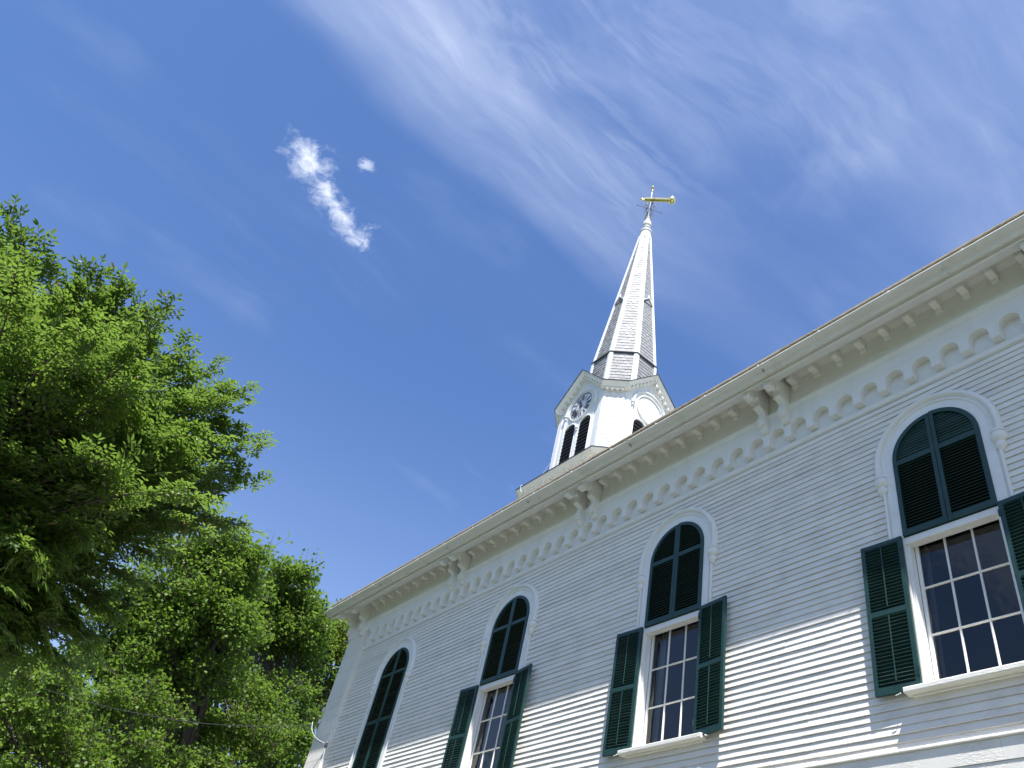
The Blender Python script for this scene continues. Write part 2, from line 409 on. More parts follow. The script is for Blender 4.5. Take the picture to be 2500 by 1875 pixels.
# ------------------------------------------------------------------ frieze with its arcade of hanging corbels
fr = MB(); fr.box(PIL_R, XR, 0.0, 0.031, 2.30, 3.12); frieze = fr.build('frieze', 'trim', church)
b = MB(); b.prism([(0.001, 2.322), (-0.030, 2.322), (-0.046, 2.362), (-0.050, 2.375), (-0.050, 2.387), (-0.038, 2.391), (-0.036, 2.400), (0.001, 2.404)], 'x', PIL_R, XR); b.build('bed_moulding', 'trim', frieze)
b = MB(); b.box(PIL_R, XR, -0.122, -0.0005, 2.842, 3.13); b.build('upper_board', 'trim', frieze)
b = MB(); b.prism([(-0.115, 3.015), (-0.128, 3.018), (-0.165, 3.085), (-0.165, 3.105), (-0.115, 3.118)], 'x', PIL_R, XR); b.build('crown_moulding', 'trim', frieze, bevel=0.004)
b = MB(); b.box(PIL_R, XR, -0.118, 0.02, 3.119, 3.64); b.build('soffit_wall', 'trim', frieze)
pr_ = PITCH/2; ra = pr_-0.068
arc = [(pr_-ra*math.cos(t), 2.62+ra*math.sin(t)) for t in [PI/2*k/10 for k in range(10, -1, -1)]]
poly = [(-pr_, 2.84), (pr_, 2.84)] + [(x-1e-4, z_) for x, z_ in arc] + [(0.068, 2.484), (0.062, 2.476), (-0.062, 2.476), (-0.068, 2.484)] + [(-x+1e-4, z_) for x, z_ in arc[::-1]]
t = MB().prism(poly, 'y', -0.126, -0.0005); arch_me = t.mesh('corbel_arch', 'trim'); smooth_by(arch_me, 30)
PAIR = -2.42
k = -40; n_arch = 0
xs = [PAIR-PITCH/2+k*PITCH for k in range(-40, 30)]
for x in xs:
    if PIL_R+0.1 < x-pr_ and x+pr_ < XR-0.2: inst('corbel_arch', arch_me, frieze, (x, 0, 0)); n_arch += 1
pend_x = [x for x in xs if PIL_R < x < XR]

# ------------------------------------------------------------------ cornice: sloping soffit, fascia, modillions
XE = -17.32
RS = 0.545                       # roof slope
co = MB()
co.strip([(-0.10, 3.612), (-0.15, 3.648), (-0.20, 3.660), (-0.27, 3.640), (-0.34, 3.565), (-0.392, 3.482), (-0.40, 3.474), (-0.415, 3.472)], 'x', XE+0.03, XR)
co.strip([(-0.41, 3.4685), (-0.645, 3.335)], 'x', XE+0.03, XR)
cornice = co.build('cornice', 'trim', church, smooth=40)
b = MB(); b.prism([(-0.64, 3.325), (-0.66, 3.305), (-0.685, 3.305), (-0.685, 3.49), (-0.64, 3.49)], 'x', XE, XR); b.build('fascia', 'trim', cornice)
b = MB(); b.prism([(-0.64, 3.325), (-0.64, 3.50), (-0.12, 3.76), (-0.12, 3.60), (-0.2, 3.55)], 'x', XE+0.02, XE+0.028); b.build('end_board', 'trim', cornice)
mprof = [(-0.10, 3.62), (-0.10, 3.428), (-0.145, 3.418), (-0.162, 3.434), (-0.166, 3.482), (-0.290, 3.484), (-0.312, 3.496), (-0.316, 3.515), (-0.316, 3.60), (-0.2, 3.672)]
t = MB().prism(mprof, 'x', -0.052, 0.052); mod_me = t.mesh('modillion', 'trim'); smooth_by(mod_me, 40)
pairs = [PAIR-2*S, PAIR-S, PAIR, PAIR+S, PAIR+2*S]
bx = [p+s*PITCH/2 for p in pairs for s in (-1, 1)]
CB = [XL+0.10, PIL_R-0.16]       # brackets over the corner pilaster
for x in [PAIR+q*PITCH for q in range(-40, 30)]:
    x += 0.0
    if x < PIL_R+0.12 or x > XR-0.1: continue
    if min(abs(x-q) for q in bx) < 0.13: continue
    inst('modillion', mod_me, cornice, (x+random.uniform(-0.006, 0.006), random.uniform(-0.006, 0.004), random.uniform(-0.003, 0.003)), bevel=0.004)
inst('modillion', mod_me, cornice, (XL-0.28, 0, 0))
# carved brackets in pairs
bprof = [(-0.10, 2.75), (-0.128, 2.735), (-0.165, 2.76), (-0.17, 2.80), (-0.20, 2.835), (-0.245, 2.845), (-0.258, 2.87), (-0.24, 2.90), (-0.24, 2.925), (-0.262, 2.94), (-0.262, 2.985),
         (-0.235, 3.03), (-0.222, 3.08), (-0.235, 3.125), (-0.27, 3.150), (-0.325, 3.160), (-0.352, 3.185), (-0.356, 3.225), (-0.345, 3.27), (-0.358, 3.315), (-0.392, 3.342), (-0.428, 3.325),
         (-0.447, 3.285), (-0.46, 3.235), (-0.478, 3.212), (-0.60, 3.212), (-0.615, 3.225), (-0.615, 3.352), (-0.42, 3.470), (-0.34, 3.56), (-0.27, 3.635), (-0.2, 3.66), (-0.12, 3.615), (-0.10, 3.60)]
t = MB().prism(bprof, 'x', -0.066, 0.066); br_me = t.mesh('bracket', 'trim'); smooth_by(br_me, 38)
t = MB(); n_ = 14
t.sweep([[(0.044*math.cos(2*PI*k/n_), -0.538+0.044*math.sin(2*PI*k/n_), zq) for k in range(n_)] for zq in (3.204, 3.230)])
t.sweep([[(r_*math.cos(2*PI*k/n_), -0.538+r_*math.sin(2*PI*k/n_), zq) for k in range(n_)] for r_, zq in ((0.030, 3.198), (0.03, 3.206))])
ros_me = t.mesh('rosette', 'trim')
for x in bx + CB:
    if x > XR-0.3 or x < XE+0.1: continue
    o = inst('bracket', br_me, church, (x, -0.022, 0), bevel=0.004)
    inst('rosette', ros_me, o, (x, -0.022, 0))

# ------------------------------------------------------------------ gutter
gp = [(-0.905, 3.405), (-0.925, 3.414), (-0.931, 3.400), (-0.922, 3.386), (-0.905, 3.379), (-0.870, 3.377), (-0.842, 3.376), (-0.822, 3.366), (-0.806, 3.346), (-0.794, 3.322), (-0.780, 3.309), (-0.762, 3.306), (-0.756, 3.318), (-0.752, 3.352), (-0.69, 3.356)]
gi = [(y+0.006 if i > 1 else y+0.003, z_+0.006) for i, (y, z_) in enumerate(gp)]
gsegs = [XE-0.04]; 
while gsegs[-1] < XR: gsegs.append(gsegs[-1]+3.05)
gm = MB()
for a, b_ in zip(gsegs[:-1], gsegs[1:]):
    gm.prism(gp + gi[::-1], 'x', a+0.0015, min(b_, XR)-0.0015)
gm.v = [(x, y, z_+0.006*math.sin(x*0.5+1)+0.004*math.sin(x*1.37)) for x, y, z_ in gm.v]
gut = gm.build('gutter', 'gutter_paint', church, smooth=35)
for a in gsegs[1:-1]:
    t = MB(); gq = [(y-0.004, z_-0.004) for y, z_ in gp[2:]]; t.prism(gq + gp[2:][::-1], 'x', a-0.035, a+0.035); t.build('joint_sleeve', 'gutter_paint', gut)
t = MB(); t.prism(gp + [(-0.69, 3.40)], 'x', XE-0.044, XE-0.041); t.build('end_cap', 'gutter_paint', gut)
hx = 1.29
while hx > XE:
    t = MB(); t.box(hx-0.012, hx+0.012, -0.935, -0.70, 3.413, 3.419); t.box(hx-0.012, hx+0.012, -0.937, -0.931, 3.388, 3.428); t.build('hanger', 'wire', gut)
    hx -= random.uniform(1.05, 1.22)

# ------------------------------------------------------------------ roof
RY, RZ = -0.80, 3.685
ridge_y = YB/2; ridge_z = RZ+(ridge_y-RY)*RS
rf = MB()
rf.prism([(RY+0.03, RZ-0.05), (RY+0.03, RZ-0.002), (ridge_y, ridge_z), (YB-RY-0.03, RZ-0.002), (YB-RY-0.03, RZ-0.05), (ridge_y, ridge_z-0.10)], 'x', XE+0.02, XR+0.1)
roof = rf.build('roof', 'shingle', church)
x = XE
while x < 4.5:
    for lay in range(2):
        wd = random.uniform(0.26, 0.34)
    L = random.uniform(0.30, 0.9)
    up_ = 0.0
    # starter course and two courses above, butts uneven
    for lay, (oy, oz) in enumerate(((0.0, 0.0), (0.022, 0.024), (0.05, 0.05))):
        jy = random.uniform(-0.006, 0.006); g0 = random.uniform(0.0, 0.008)
        t = MB(); y0 = RY+oy+jy; z0_ = RZ-0.035+oz+RS*(oy)
        t.prism([(y0, z0_), (y0, z0_+0.02), (y0+0.35, z0_+0.02+0.35*RS), (y0+0.35, z0_+0.35*RS)], 'x', x+g0, x+L-random.uniform(0.0, 0.006))
        t.build('shingle', 'shingle', roof)
    x += L
t = MB(); t.box(XE, 4.5, -0.742, -0.69, 3.42, 3.535); t.build('eave_board', 'shingle', roof)

# ------------------------------------------------------------------ windows
def arch_rows(prof, zc, zlow, n=22):
    rows = []
    rows.append([(-r, y, zlow) for r, y in prof])
    for k in range(n+1):
        t = PI*k/n; rows.append([(-r*math.cos(t), y, zc+r*math.sin(t)) for r, y in prof])
    rows.append([(r, y, zlow) for r, y in prof])
    return rows
ZC = 1.2
hood_p = [(0.722, 0.0), (0.722, -0.040), (0.735, -0.052), (0.752, -0.052), (0.764, -0.036), (0.776, -0.036), (0.786, -0.062), (0.802, -0.082), (0.826, -0.088), (0.848, -0.078), (0.860, -0.060), (0.868, -0.03), (0.868, 0.0)]
case_p = [(0.600, 0.10), (0.600, -0.034), (0.730, -0.034), (0.730, 0.0)]
pend_p = [(0.001, 1.035), (0.088, 1.035), (0.092, 1.020), (0.088, 1.005), (0.070, 1.000), (0.070, 0.985), (0.095, 0.975), (0.104, 0.945), (0.100, 0.91), (0.082, 0.875), (0.052, 0.856), (0.050, 0.846), (0.064, 0.838), (0.070, 0.815), (0.064, 0.785), (0.045, 0.755), (0.026, 0.735), (0.024, 0.725)]
def flat(prof, cx):              # half-round turned piece planted on the casing
    return lambda x, y, z_: (cx+(x-cx), -0.030+(y)*0.75, z_)
SLAT = {}
def slat_mesh(w_):
    w_ = round(w_, 3)
    if w_ not in SLAT:
        t = MB(); t.prism([(-0.026, -0.0035), (-0.0275, 0.0), (-0.026, 0.0035), (0.026, 0.0035), (0.0275, 0.0), (0.026, -0.0035)], 'x', -w_/2, w_/2); SLAT[w_] = t.mesh('slat', 'green')
    return SLAT[w_]
def slats(parent, cx, cy, specs, single):
    """specs: (x, z, width, tilt); single: each its own object"""
    if single:
        for (x_, z_, w_, a) in specs: inst('slat', slat_mesh(w_), parent, (cx+x_, cy, z_), a)
    else:
        t = MB()
        for (x_, z_, w_, a) in specs:
            ca, sa = math.cos(a), math.sin(a); q = [(-0.027, -0.0035), (-0.027, 0.0035), (0.027, 0.0035), (0.027, -0.0035)]
            t.prism([(cy+y*ca-zz*sa, z_+y*sa+zz*ca) for y, zz in q], 'x', cx+x_-w_/2, cx+x_+w_/2)
        t.build('slats', 'green', parent, kind='stuff')
OPEN_A = rad(42)
def arched_shutter(cx, zbot, single, closed_top):
    e = link(bpy.data.objects.new('arched_shutter', None), church, Matrix.Translation((cx, 0, zbot)))
    R_ = 0.597; y0, y1 = -0.052, -0.012
    bk = MB(); n = 20
    pl = [(cx-R_*0.97*math.cos(PI*k/n), ZC+R_*0.97*math.sin(PI*k/n)) for k in range(n+1)] + [(cx+R_*0.97, zbot+0.01), (cx-R_*0.97, zbot+0.01)]
    bk.prism(pl, 'y', 0.022, 0.027); bk.build('dark_backing', 'unlit_black', e)  # black panel painted as the unlit space behind the slats
    for sgn in (-1, 1):
        hi = 0.0 if sgn > 0 else -0.012
        # bent outer stile and rails of one leaf
        st = MB(); pf = [(R_, y0), (R_, y1), (R_-0.062, y1), (R_-0.062, y0)]
        rows = [[(cx+sgn*r, y, zbot) for r, y in pf]]
        for k in range(13):
            t_ = PI/2*k/12
            rows.append([(max(0.008, r*math.cos(t_))*sgn+cx, y, ZC+hi+r*math.sin(t_)) for r, y in pf])
        st.sweep(rows); st.build('bent_stile', 'green', e, bevel=0.003)
        b = MB(); b.box(*sorted((cx+sgn*0.004, cx+sgn*0.058)), y0-0.002*sgn, y1, zbot, ZC+hi+R_-0.03); b.build('meeting_stile', 'green', e, bevel=0.003)
        zr = [(zbot, zbot+0.085), (1.115, 1.19)] + ([(-0.04, 0.05)] if zbot < -1 else [])
        for a, b_ in zr:
            b = MB(); b.box(*sorted((cx+sgn*0.057, cx+sgn*(R_-0.061))), y0+0.002, y1, a, b_); b.build('rail', 'green', e, bevel=0.003)
        sp = []
        secs = [(zbot+0.085, 1.115)] if zbot > -1 else [(zbot+0.085, -0.04), (0.05, 1.115)]
        xm = sgn*(0.055+R_-0.06)/2; wd = R_-0.06-0.055
        for a, b_ in secs:
            nn = int(round((b_-a)/0.0468))
            for k in range(nn): sp.append((xm, a+(k+0.5)*(b_-a)/nn, wd, OPEN_A+random.uniform(-0.07, 0.07)))
        z_ = 1.19+0.025
        while z_ < ZC+R_-0.09:
            xr = math.sqrt(max(0, (R_-0.055)**2-(max(0, z_+0.012-ZC))**2)); wd2 = xr-0.055
            if wd2 > 0.04: sp.append((sgn*(0.055+wd2/2), z_, wd2, (rad(74) if closed_top else OPEN_A)+random.uniform(-0.06, 0.06)))
            z_ += 0.0468
        slats(e, cx, (y0+y1)/2+0.006, sp, single)
    return e
def panel_shutter(cx, side, single, swing, name='shutter'):
    """hinged open against the wall; side -1 left, +1 right"""
    wd = 0.56; z0, z1 = -2.0, 0.0
    hinge = Matrix.Translation((cx+side*0.612, -0.040, 0)) @ Matrix.Rotation(-side*swing, 4, 'Z')
    e = bpy.data.objects.new(name, None); link(e, church, hinge)
    def put(mb, nm, m='green', bevel=0.003): mb.build(nm, m, e, bevel=bevel, basis=hinge)
    X = lambda a, b_: sorted((side*a, side*b_))
    yo, yi = -0.040, -0.002
    for a, b_ in ((0.0, 0.058), (wd-0.058, wd)):
        t = MB(); x0, x1 = X(a, b_); t.box(x0, x1, yo, yi, z0, z1); put(t, 'stile')
    for a, b_ in ((z1-0.062, z1-0.001), (-1.02, -0.945), (z0+0.001, z0+0.10)):
        t = MB(); x0, x1 = X(0.057, wd-0.057); t.box(x0, x1, yo+0.002, yi-0.001, a, b_); put(t, 'rail')
    sp = []
    for a, b_ in ((z0+0.10, -1.02), (-0.945, z1-0.062)):
        nn = 19
        for k in range(nn): sp.append((side*wd/2, a+(k+0.5)*(b_-a)/nn, wd-0.112, -rad(10)+random.uniform(-0.09, 0.09)))
        t = MB(); t.box(side*wd/2-0.007, side*wd/2+0.007, yo-0.012, yo-0.001, a+0.03, b_-0.015); put(t, 'tilt_rod', bevel=0.002)
    if single:
        for (x_, z_, w_, a) in sp:
            o = bpy.data.objects.new('slat', slat_mesh(w_)); link(o, e, hinge @ Matrix.Translation((x_, (yo+yi)/2+0.002, z_)) @ Matrix.Rotation(a, 4, 'X'))
    else:
        t = MB()
        for (x_, z_, w_, a) in sp:
            ca, sa = math.cos(a), math.sin(a); q = [(-0.026, -0.0035), (-0.026, 0.0035), (0.026, 0.0035), (0.026, -0.0035)]
            t.prism([((yo+yi)/2+0.002+y*ca-zz*sa, z_+y*sa+zz*ca) for y, zz in q], 'x', x_-w_/2, x_+w_/2)
        o = t.build('slats', 'green', e, basis=hinge, kind='stuff')
    for zz in (z1-0.16, z0+0.2):
        t = MB(); t.box(-0.012 if side > 0 else -0.03, 0.03 if side > 0 else 0.012, yo-0.006, yo-0.0005, zz-0.04, zz+0.04); t.tube([(0, yo-0.004, zz-0.05), (0, yo-0.004, zz+0.05)], 0.008, 6); put(t, 'hinge', bevel=0)
    t = MB(); t.tube([(side*wd*0.45, yo+0.01, z0-0.004), (side*wd*0.45, yo-0.012, z0-0.02), (side*(wd*0.45+0.05), yo-0.012, z0-0.035)], 0.006, 5); put(t, 'catch', 'trim', 0)
def window(i, cx):
    glazed = i > 0
    win = link(bpy.data.objects.new('window', None), church, Matrix.Translation((cx, 0, -2.0)))
    tr = Matrix.Translation((cx, 0, 0))
    def put(mb, nm, m='trim', smooth=0, bevel=0.0, kind=None): return mb.build(nm, m, win, smooth=smooth, bevel=bevel, basis=tr)
    t = MB(); t.sweep(arch_rows(case_p, ZC, -1.96)); put(t, 'casing', 'trim', 30)
    t = MB(); t.sweep(arch_rows(hood_p, ZC, 1.02, 32)); put(t, 'hood_moulding', 'trim', 40)
    for sg in (-1, 1):
        xx = sg*0.796
        t = MB(); t.lathe(pend_p, (xx, 0.0), 16, fn=lambda x, y, z_: (x, -0.036+y*0.8, z_)); put(t, 'pendant', 'trim', 40)
        t = MB(); t.tube([(xx-sg*0.02, -0.034, 0.735), (xx-sg*0.02, -0.034, -0.0 if glazed else -1.96)], 0.021, 10); put(t, 'colonnette', 'trim', 50)
        t = MB(); t.box(*sorted((sg*0.7295, sg*0.795)), -0.020, 0.01, -1.955, 1.02); put(t, 'backband', 'trim')
    t = MB(); t.prism([(0.1, -1.95), (-0.045, -1.962), (-0.135, -1.978), (-0.14, -1.985), (-0.14, -2.035), (-0.13, -2.042), (-0.02, -2.042), (0.1, -2.03)], 'x', -0.80, 0.80); put(t, 'sill', 'paint', 0, 0.004)
    t = MB(); t.box(-0.74, 0.74, -0.05, 0.0, -2.06, -2.043); put(t, 'apron', 'trim')
    if glazed:
        # stops, sash, muntins and panes
        for sg in (-1, 1):
            t = MB(); t.box(*sorted((sg*0.555, sg*0.598)), -0.004, 0.10, -1.955, -0.10); put(t, 'stop', 'trim', 0, 0.003)
            t = MB(); t.box(*sorted((sg*0.508, sg*0.554)), 0.105, 0.145, -1.945, -0.09); put(t, 'sash_stile', 'trim', 0, 0.004)
        t = MB(); t.box(-0.598, 0.598, -0.024, 0.10, -0.105, -0.012); put(t, 'head', 'trim', 0, 0.004)
        zz = [-1.93, -1.30, -0.685, -0.07]
        t = MB(); t.box(-0.507, 0.507, 0.105, 0.145, -1.948, -1.885); put(t, 'bottom_rail', 'trim', 0, 0.004)
        xs_ = [-0.508, -0.172, 0.172, 0.508]
        for x_ in xs_[1:3]:
            t = MB(); t.prism([(x_-0.013, 0.135), (x_-0.013, 0.118), (x_-0.004, 0.105), (x_+0.004, 0.105), (x_+0.013, 0.118), (x_+0.013, 0.135)], 'z', -1.886, -0.02); put(t, 'muntin')
        for z_ in zz[1:3]:
            t = MB(); t.prism([(0.1355, z_-0.013), (0.118, z_-0.013), (0.1045, z_-0.004), (0.1045, z_+0.004), (0.118, z_+0.013), (0.1355, z_+0.013)], 'x', -0.507, 0.507); put(t, 'muntin')
        zz[0] = -1.885; zz[3] = -0.02
        for a in range(3):
            for b_ in range(3):
                t = MB(); tl = random.uniform(-0.004, 0.004); tw = random.uniform(-0.003, 0.003)
                x0, x1, z0, z1 = xs_[a], xs_[a+1], zz[b_], zz[b_+1]
                t.add([(x0, 0.128+tl+tw, z0), (x1, 0.128+tl-tw, z0), (x1, 0.128-tl-tw, z1), (x0, 0.128-tl+tw, z1)], [(0, 1, 2, 3)])
                put(t, 'pane', 'glass')
        for sg, wd in ((-1, 0.10), (1, 0.06)):                       # curtains drawn aside inside
            t = MB(); rows = []
            for k in range(9):
                x_ = sg*(0.56-wd*k/8*(1.0 if i != 3 else 0.35)); yy = 0.30+0.02*math.sin(k*2.4)
                rows.append([(x_, yy, -1.95), (x_-sg*0.02*math.sin(k), yy+0.01, -0.9), (x_-sg*0.05, yy, 0.6)])
            t.sweep(rows, False); put(t, 'curtain', 'curtain', 60)
    arched_shutter(cx, 0.0 if glazed else -1.95, i >= 2, i == 3)
    if glazed:
        for sd in (-1, 1): panel_shutter(cx, sd, i >= 2, {(1, -1): 0.05, (1, 1): 0.13, (2, -1): 0.05, (2, 1): 0.10, (3, -1): 0.03, (3, 1): 0.07}[(i, sd)])
for i, x in enumerate(WX): window(i, x)

# ------------------------------------------------------------------ steeple
TX, TY = -14.905, 6.483
def frame(k):
    a = -PI/2+k*PI/4
    n_ = (math.cos(a), math.sin(a)); t_ = (-math.sin(a), math.cos(a))
    return lambda s, o, z_: (TX+n_[0]*o+t_[0]*s, TY+n_[1]*o+t_[1]*s, z_)
FR = [frame(k) for k in range(8)]
def fbox(mb, k, s0, s1, o0, o1, z0, z1):
    F = FR[k]
    return mb.add([F(s, o, z_) for s in (s0, s1) for o in (o0, o1) for z_ in (z0, z1)],
                  [(0, 1, 3, 2), (4, 6, 7, 5), (0, 4, 5, 1), (2, 3, 7, 6), (0, 2, 6, 4), (1, 5, 7, 3)])
def fprism(mb, k, poly, o0, o1):            # polygon (s, z) of a face drawn outwards
    return mb.prism(poly, 'y', o0, o1, fn=lambda x, y, z_: FR[k](x, y, z_))
def fsec(mb, k, poly, s0, s1):              # section (o, z) drawn along a face
    return mb.prism(poly, 'x', s0, s1, fn=lambda s, o, z_: FR[k](s, o, z_))
def ring8(a, half):                         # chamfered square: a = apothem of wide faces, half = half width of them
    pts = []
    for k in (0, 2, 4, 6):
        pts += [FR[k](-half, a, 0)[:2], FR[k](half, a, 0)[:2]]
    return pts
AB, HB = 1.763, 1.22                        # belfry
AC = (AB+HB)/math.sqrt(2)                   # apothem of the chamfers
HC = (AB-HB)/math.sqrt(2)                   # half width of the chamfers
# base stage with cornice
tb = MB(); base = ring8(2.16, 1.68); tb.prism(base, 'z', 4.5, 10.45); tbase = tb.build('tower_base', 'paint', church)
for k in range(8):
    wide = k % 2 == 0
    a = 2.48 if wide else (2.48+2.0)/math.sqrt(2); hw = 2.0 if wide else 0.48/math.sqrt(2)
    aw = 2.16 if wide else (2.16+1.68)/math.sqrt(2); ext = hw*1.0
    sec = [(aw-0.1, 10.42), (a-0.13, 10.42), (a-0.12, 10.45), (a-0.07, 10.48), (a-0.03, 10.545), (a, 10.56), (a, 10.60), (aw-0.1, 10.66)]
    t = MB()
    # mitred crown: ends follow the corner
    def endf(s, o, z_, k=k, hw=hw, a=a): 
        q = hw-(a-o)*math.tan(PI/8); return FR[k](math.copysign(q, s), o, z_)
    t.prism(sec, 'x', -1, 1, fn=lambda s, o, z_: endf(s, o, z_)); t.build('cornice', 'trim', tbase)
    t = MB(); t.prism([(a+0.02, 10.602), (a+0.02, 10.632), (AB-0.2 if wide else AC-0.2, 10.88), (AB-0.2 if wide else AC-0.2, 10.84)], 'x', -1, 1, fn=lambda s, o, z_: endf(s, o, z_)); t.build('skirt_roof', 'roofing', tbase)
    if k in (0, 1, 2, 7):
        nn = 11 if wide else 2
        for q in range(nn):
            s = -hw*0.9+1.8*hw*(q+0.5)/nn
            t = MB(); fsec(t, k, [(aw-0.02, 10.25), (aw+0.05, 10.25), (aw+0.08, 10.30), (aw+0.14, 10.32), (a-0.13, 10.36), (a-0.13, 10.419), (aw-0.02, 10.419)], s-0.055, s+0.055); t.build('dentil', 'trim', tbase)
        t = MB(); fbox(t, k, -hw*0.86, hw*0.86, aw-0.02, aw+0.03, 9.95, 10.15); t.build('band', 'trim', tbase)
# belfry body
bb = MB(); bb.prism(ring8(AB, HB), 'z', 10.4, 14.6)
ZE, ZP = 14.46, 15.80                        # eaves and gable peak
for k in (0, 2, 4, 6): fprism(bb, k, [(-HB, 14.5), (HB, 14.5), (HB, 14.52), (0, 15.60), (-HB, 14.52)], AB-1.2, AB-0.003)
belfry = bb.build('belfry', 'spire_paint', church)
HE = 1.335; OE = 0.27
sl_ = (ZP-ZE)/HE; nrm = math.hypot(1, sl_)
for k in (0, 2, 4, 6):
    for sg in (-1, 1):
        # raking cornice, moulded section swept up the slope
        def rk(tt, o, dz, k=k, sg=sg):       # tt 0 eave .. 1 peak
            s = HE*(1-tt); return FR[k](sg*s, o, ZE+sl_*(HE-s)+dz)
        sec = [(AB-0.05, -0.24), (AB+0.07, -0.24), (AB+0.09, -0.20), (AB+0.17, -0.19), (AB+0.19, -0.12), (AB+0.25, -0.06), (AB+OE, -0.04), (AB+OE, 0.0), (AB-0.05, 0.0)]
        t = MB(); t.sweep([[rk(0, o, dz) for o, dz in sec], [rk(1, o, dz) for o, dz in sec]]); t.build('raking_cornice', 'trim', belfry)
        t = MB(); sec = [(AB+OE+0.025, 0.003), (AB+OE+0.025, 0.035), (0.6, 0.035), (0.6, 0.003)]
        t.sweep([[rk(-0.02, o, dz) for o, dz in sec], [rk(1, o, dz) for o, dz in sec]]); t.build('gable_roof', 'roofing', belfry)
        if k in (0, 2):
            for q in range(7):
                tt = (q+0.45)/7.2; s = sg*HE*(1-tt)*0.93; zq = ZE+sl_*(HE-abs(s))-0.24
                t = MB(); t.prism([(s-0.045, zq-0.09), (s+0.045, zq-0.09), (s+0.045, zq+0.05), (s-0.045, zq+0.05)], 'y', AB-0.01, AB+0.16, fn=lambda x, y, z_, k=k: FR[k](x, y, z_))
                t.build('dentil', 'trim', belfry, bevel=0.01)
            t = MB(); sec = [(AB-0.02, -0.34), (AB+0.03, -0.34), (AB+0.04, -0.30), (AB-0.02, -0.29)]
            t.sweep([[rk(0.03, o, dz) for o, dz in sec], [rk(1, o, dz) for o, dz in sec]]); t.build('frieze_strip', 'trim', belfry)
for k in (1, 3, 5, 7):
    he = HC+0.12
    sec = [(AC-0.05, -0.24), (AC+0.07, -0.24), (AC+0.09, -0.20), (AC+0.17, -0.19), (AC+0.19, -0.12), (AC+0.25, -0.06), (AC+OE, -0.04), (AC+OE, 0.0), (AC-0.05, 0.0)]
    t = MB(); t.sweep([[FR[k](-he, o, ZE+dz) for o, dz in sec], [FR[k](he, o, ZE+dz) for o, dz in sec]]); t.build('eave_cornice', 'trim', belfry)
    t = MB(); t.prism([(AC+OE+0.025, ZE+0.003), (AC+OE+0.025, ZE+0.035), (0.9, ZE+0.75), (0.9, ZE+0.70)], 'x', -he, he, fn=lambda s, o, z_, k=k: FR[k](s, o, z_)); t.build('valley_roof', 'roofing', belfry)
    if k in (1, 7):
        for q in range(4):
            s = -HC+2*HC*(q+0.5)/4
            t = MB(); fbox(t, k, s-0.042, s+0.042, AC-0.01, AC+0.16, ZE-0.33, ZE-0.241); t.build('dentil', 'trim', belfry, bevel=0.01)
        # boarded chamfer: corner boards, battens, clapboards and a small panel
        for sg in (-1, 1):
            t = MB(); fbox(t, k, *sorted((sg*HC, sg*(HC-0.09))), AC-0.01, AC+0.028, 10.5, ZE-0.30); t.build('corner_board', 'spire_paint', belfry)
            t = MB(); fbox(t, k, sg*0.15-0.012, sg*0.15+0.012, AC-0.01, AC+0.030, 10.5, ZE-0.36); t.build('batten', 'spire_paint', belfry)
        t = MB(); zz = 10.6
        while zz < 13.9:
            fsec(t, k, [(AC+0.002, zz), (AC+0.020, zz), (AC+0.006, zz+0.18), (AC+0.002, zz+0.18)], -HC+0.085, HC-0.085); zz += 0.165
        t.build('siding', 'spire_paint', belfry, kind='stuff')
        t = MB(); fbox(t, k, -0.10, 0.10, AC+0.0, AC+0.045, 13.93, 14.07); t.build('panel', 'spire_paint', belfry, bevel=0.01)
        t = MB(); fbox(t, k, -HC+0.09, HC-0.09, AC-0.01, AC+0.022, ZE-0.36, ZE-0.30); t.build('band', 'spire_paint', belfry)
def arcpts(cx, cz, r, a0, a1, n): return [(cx+r*math.cos(a0+(a1-a0)*k/n), cz+r*math.sin(a0+(a1-a0)*k/n)) for k in range(n+1)]
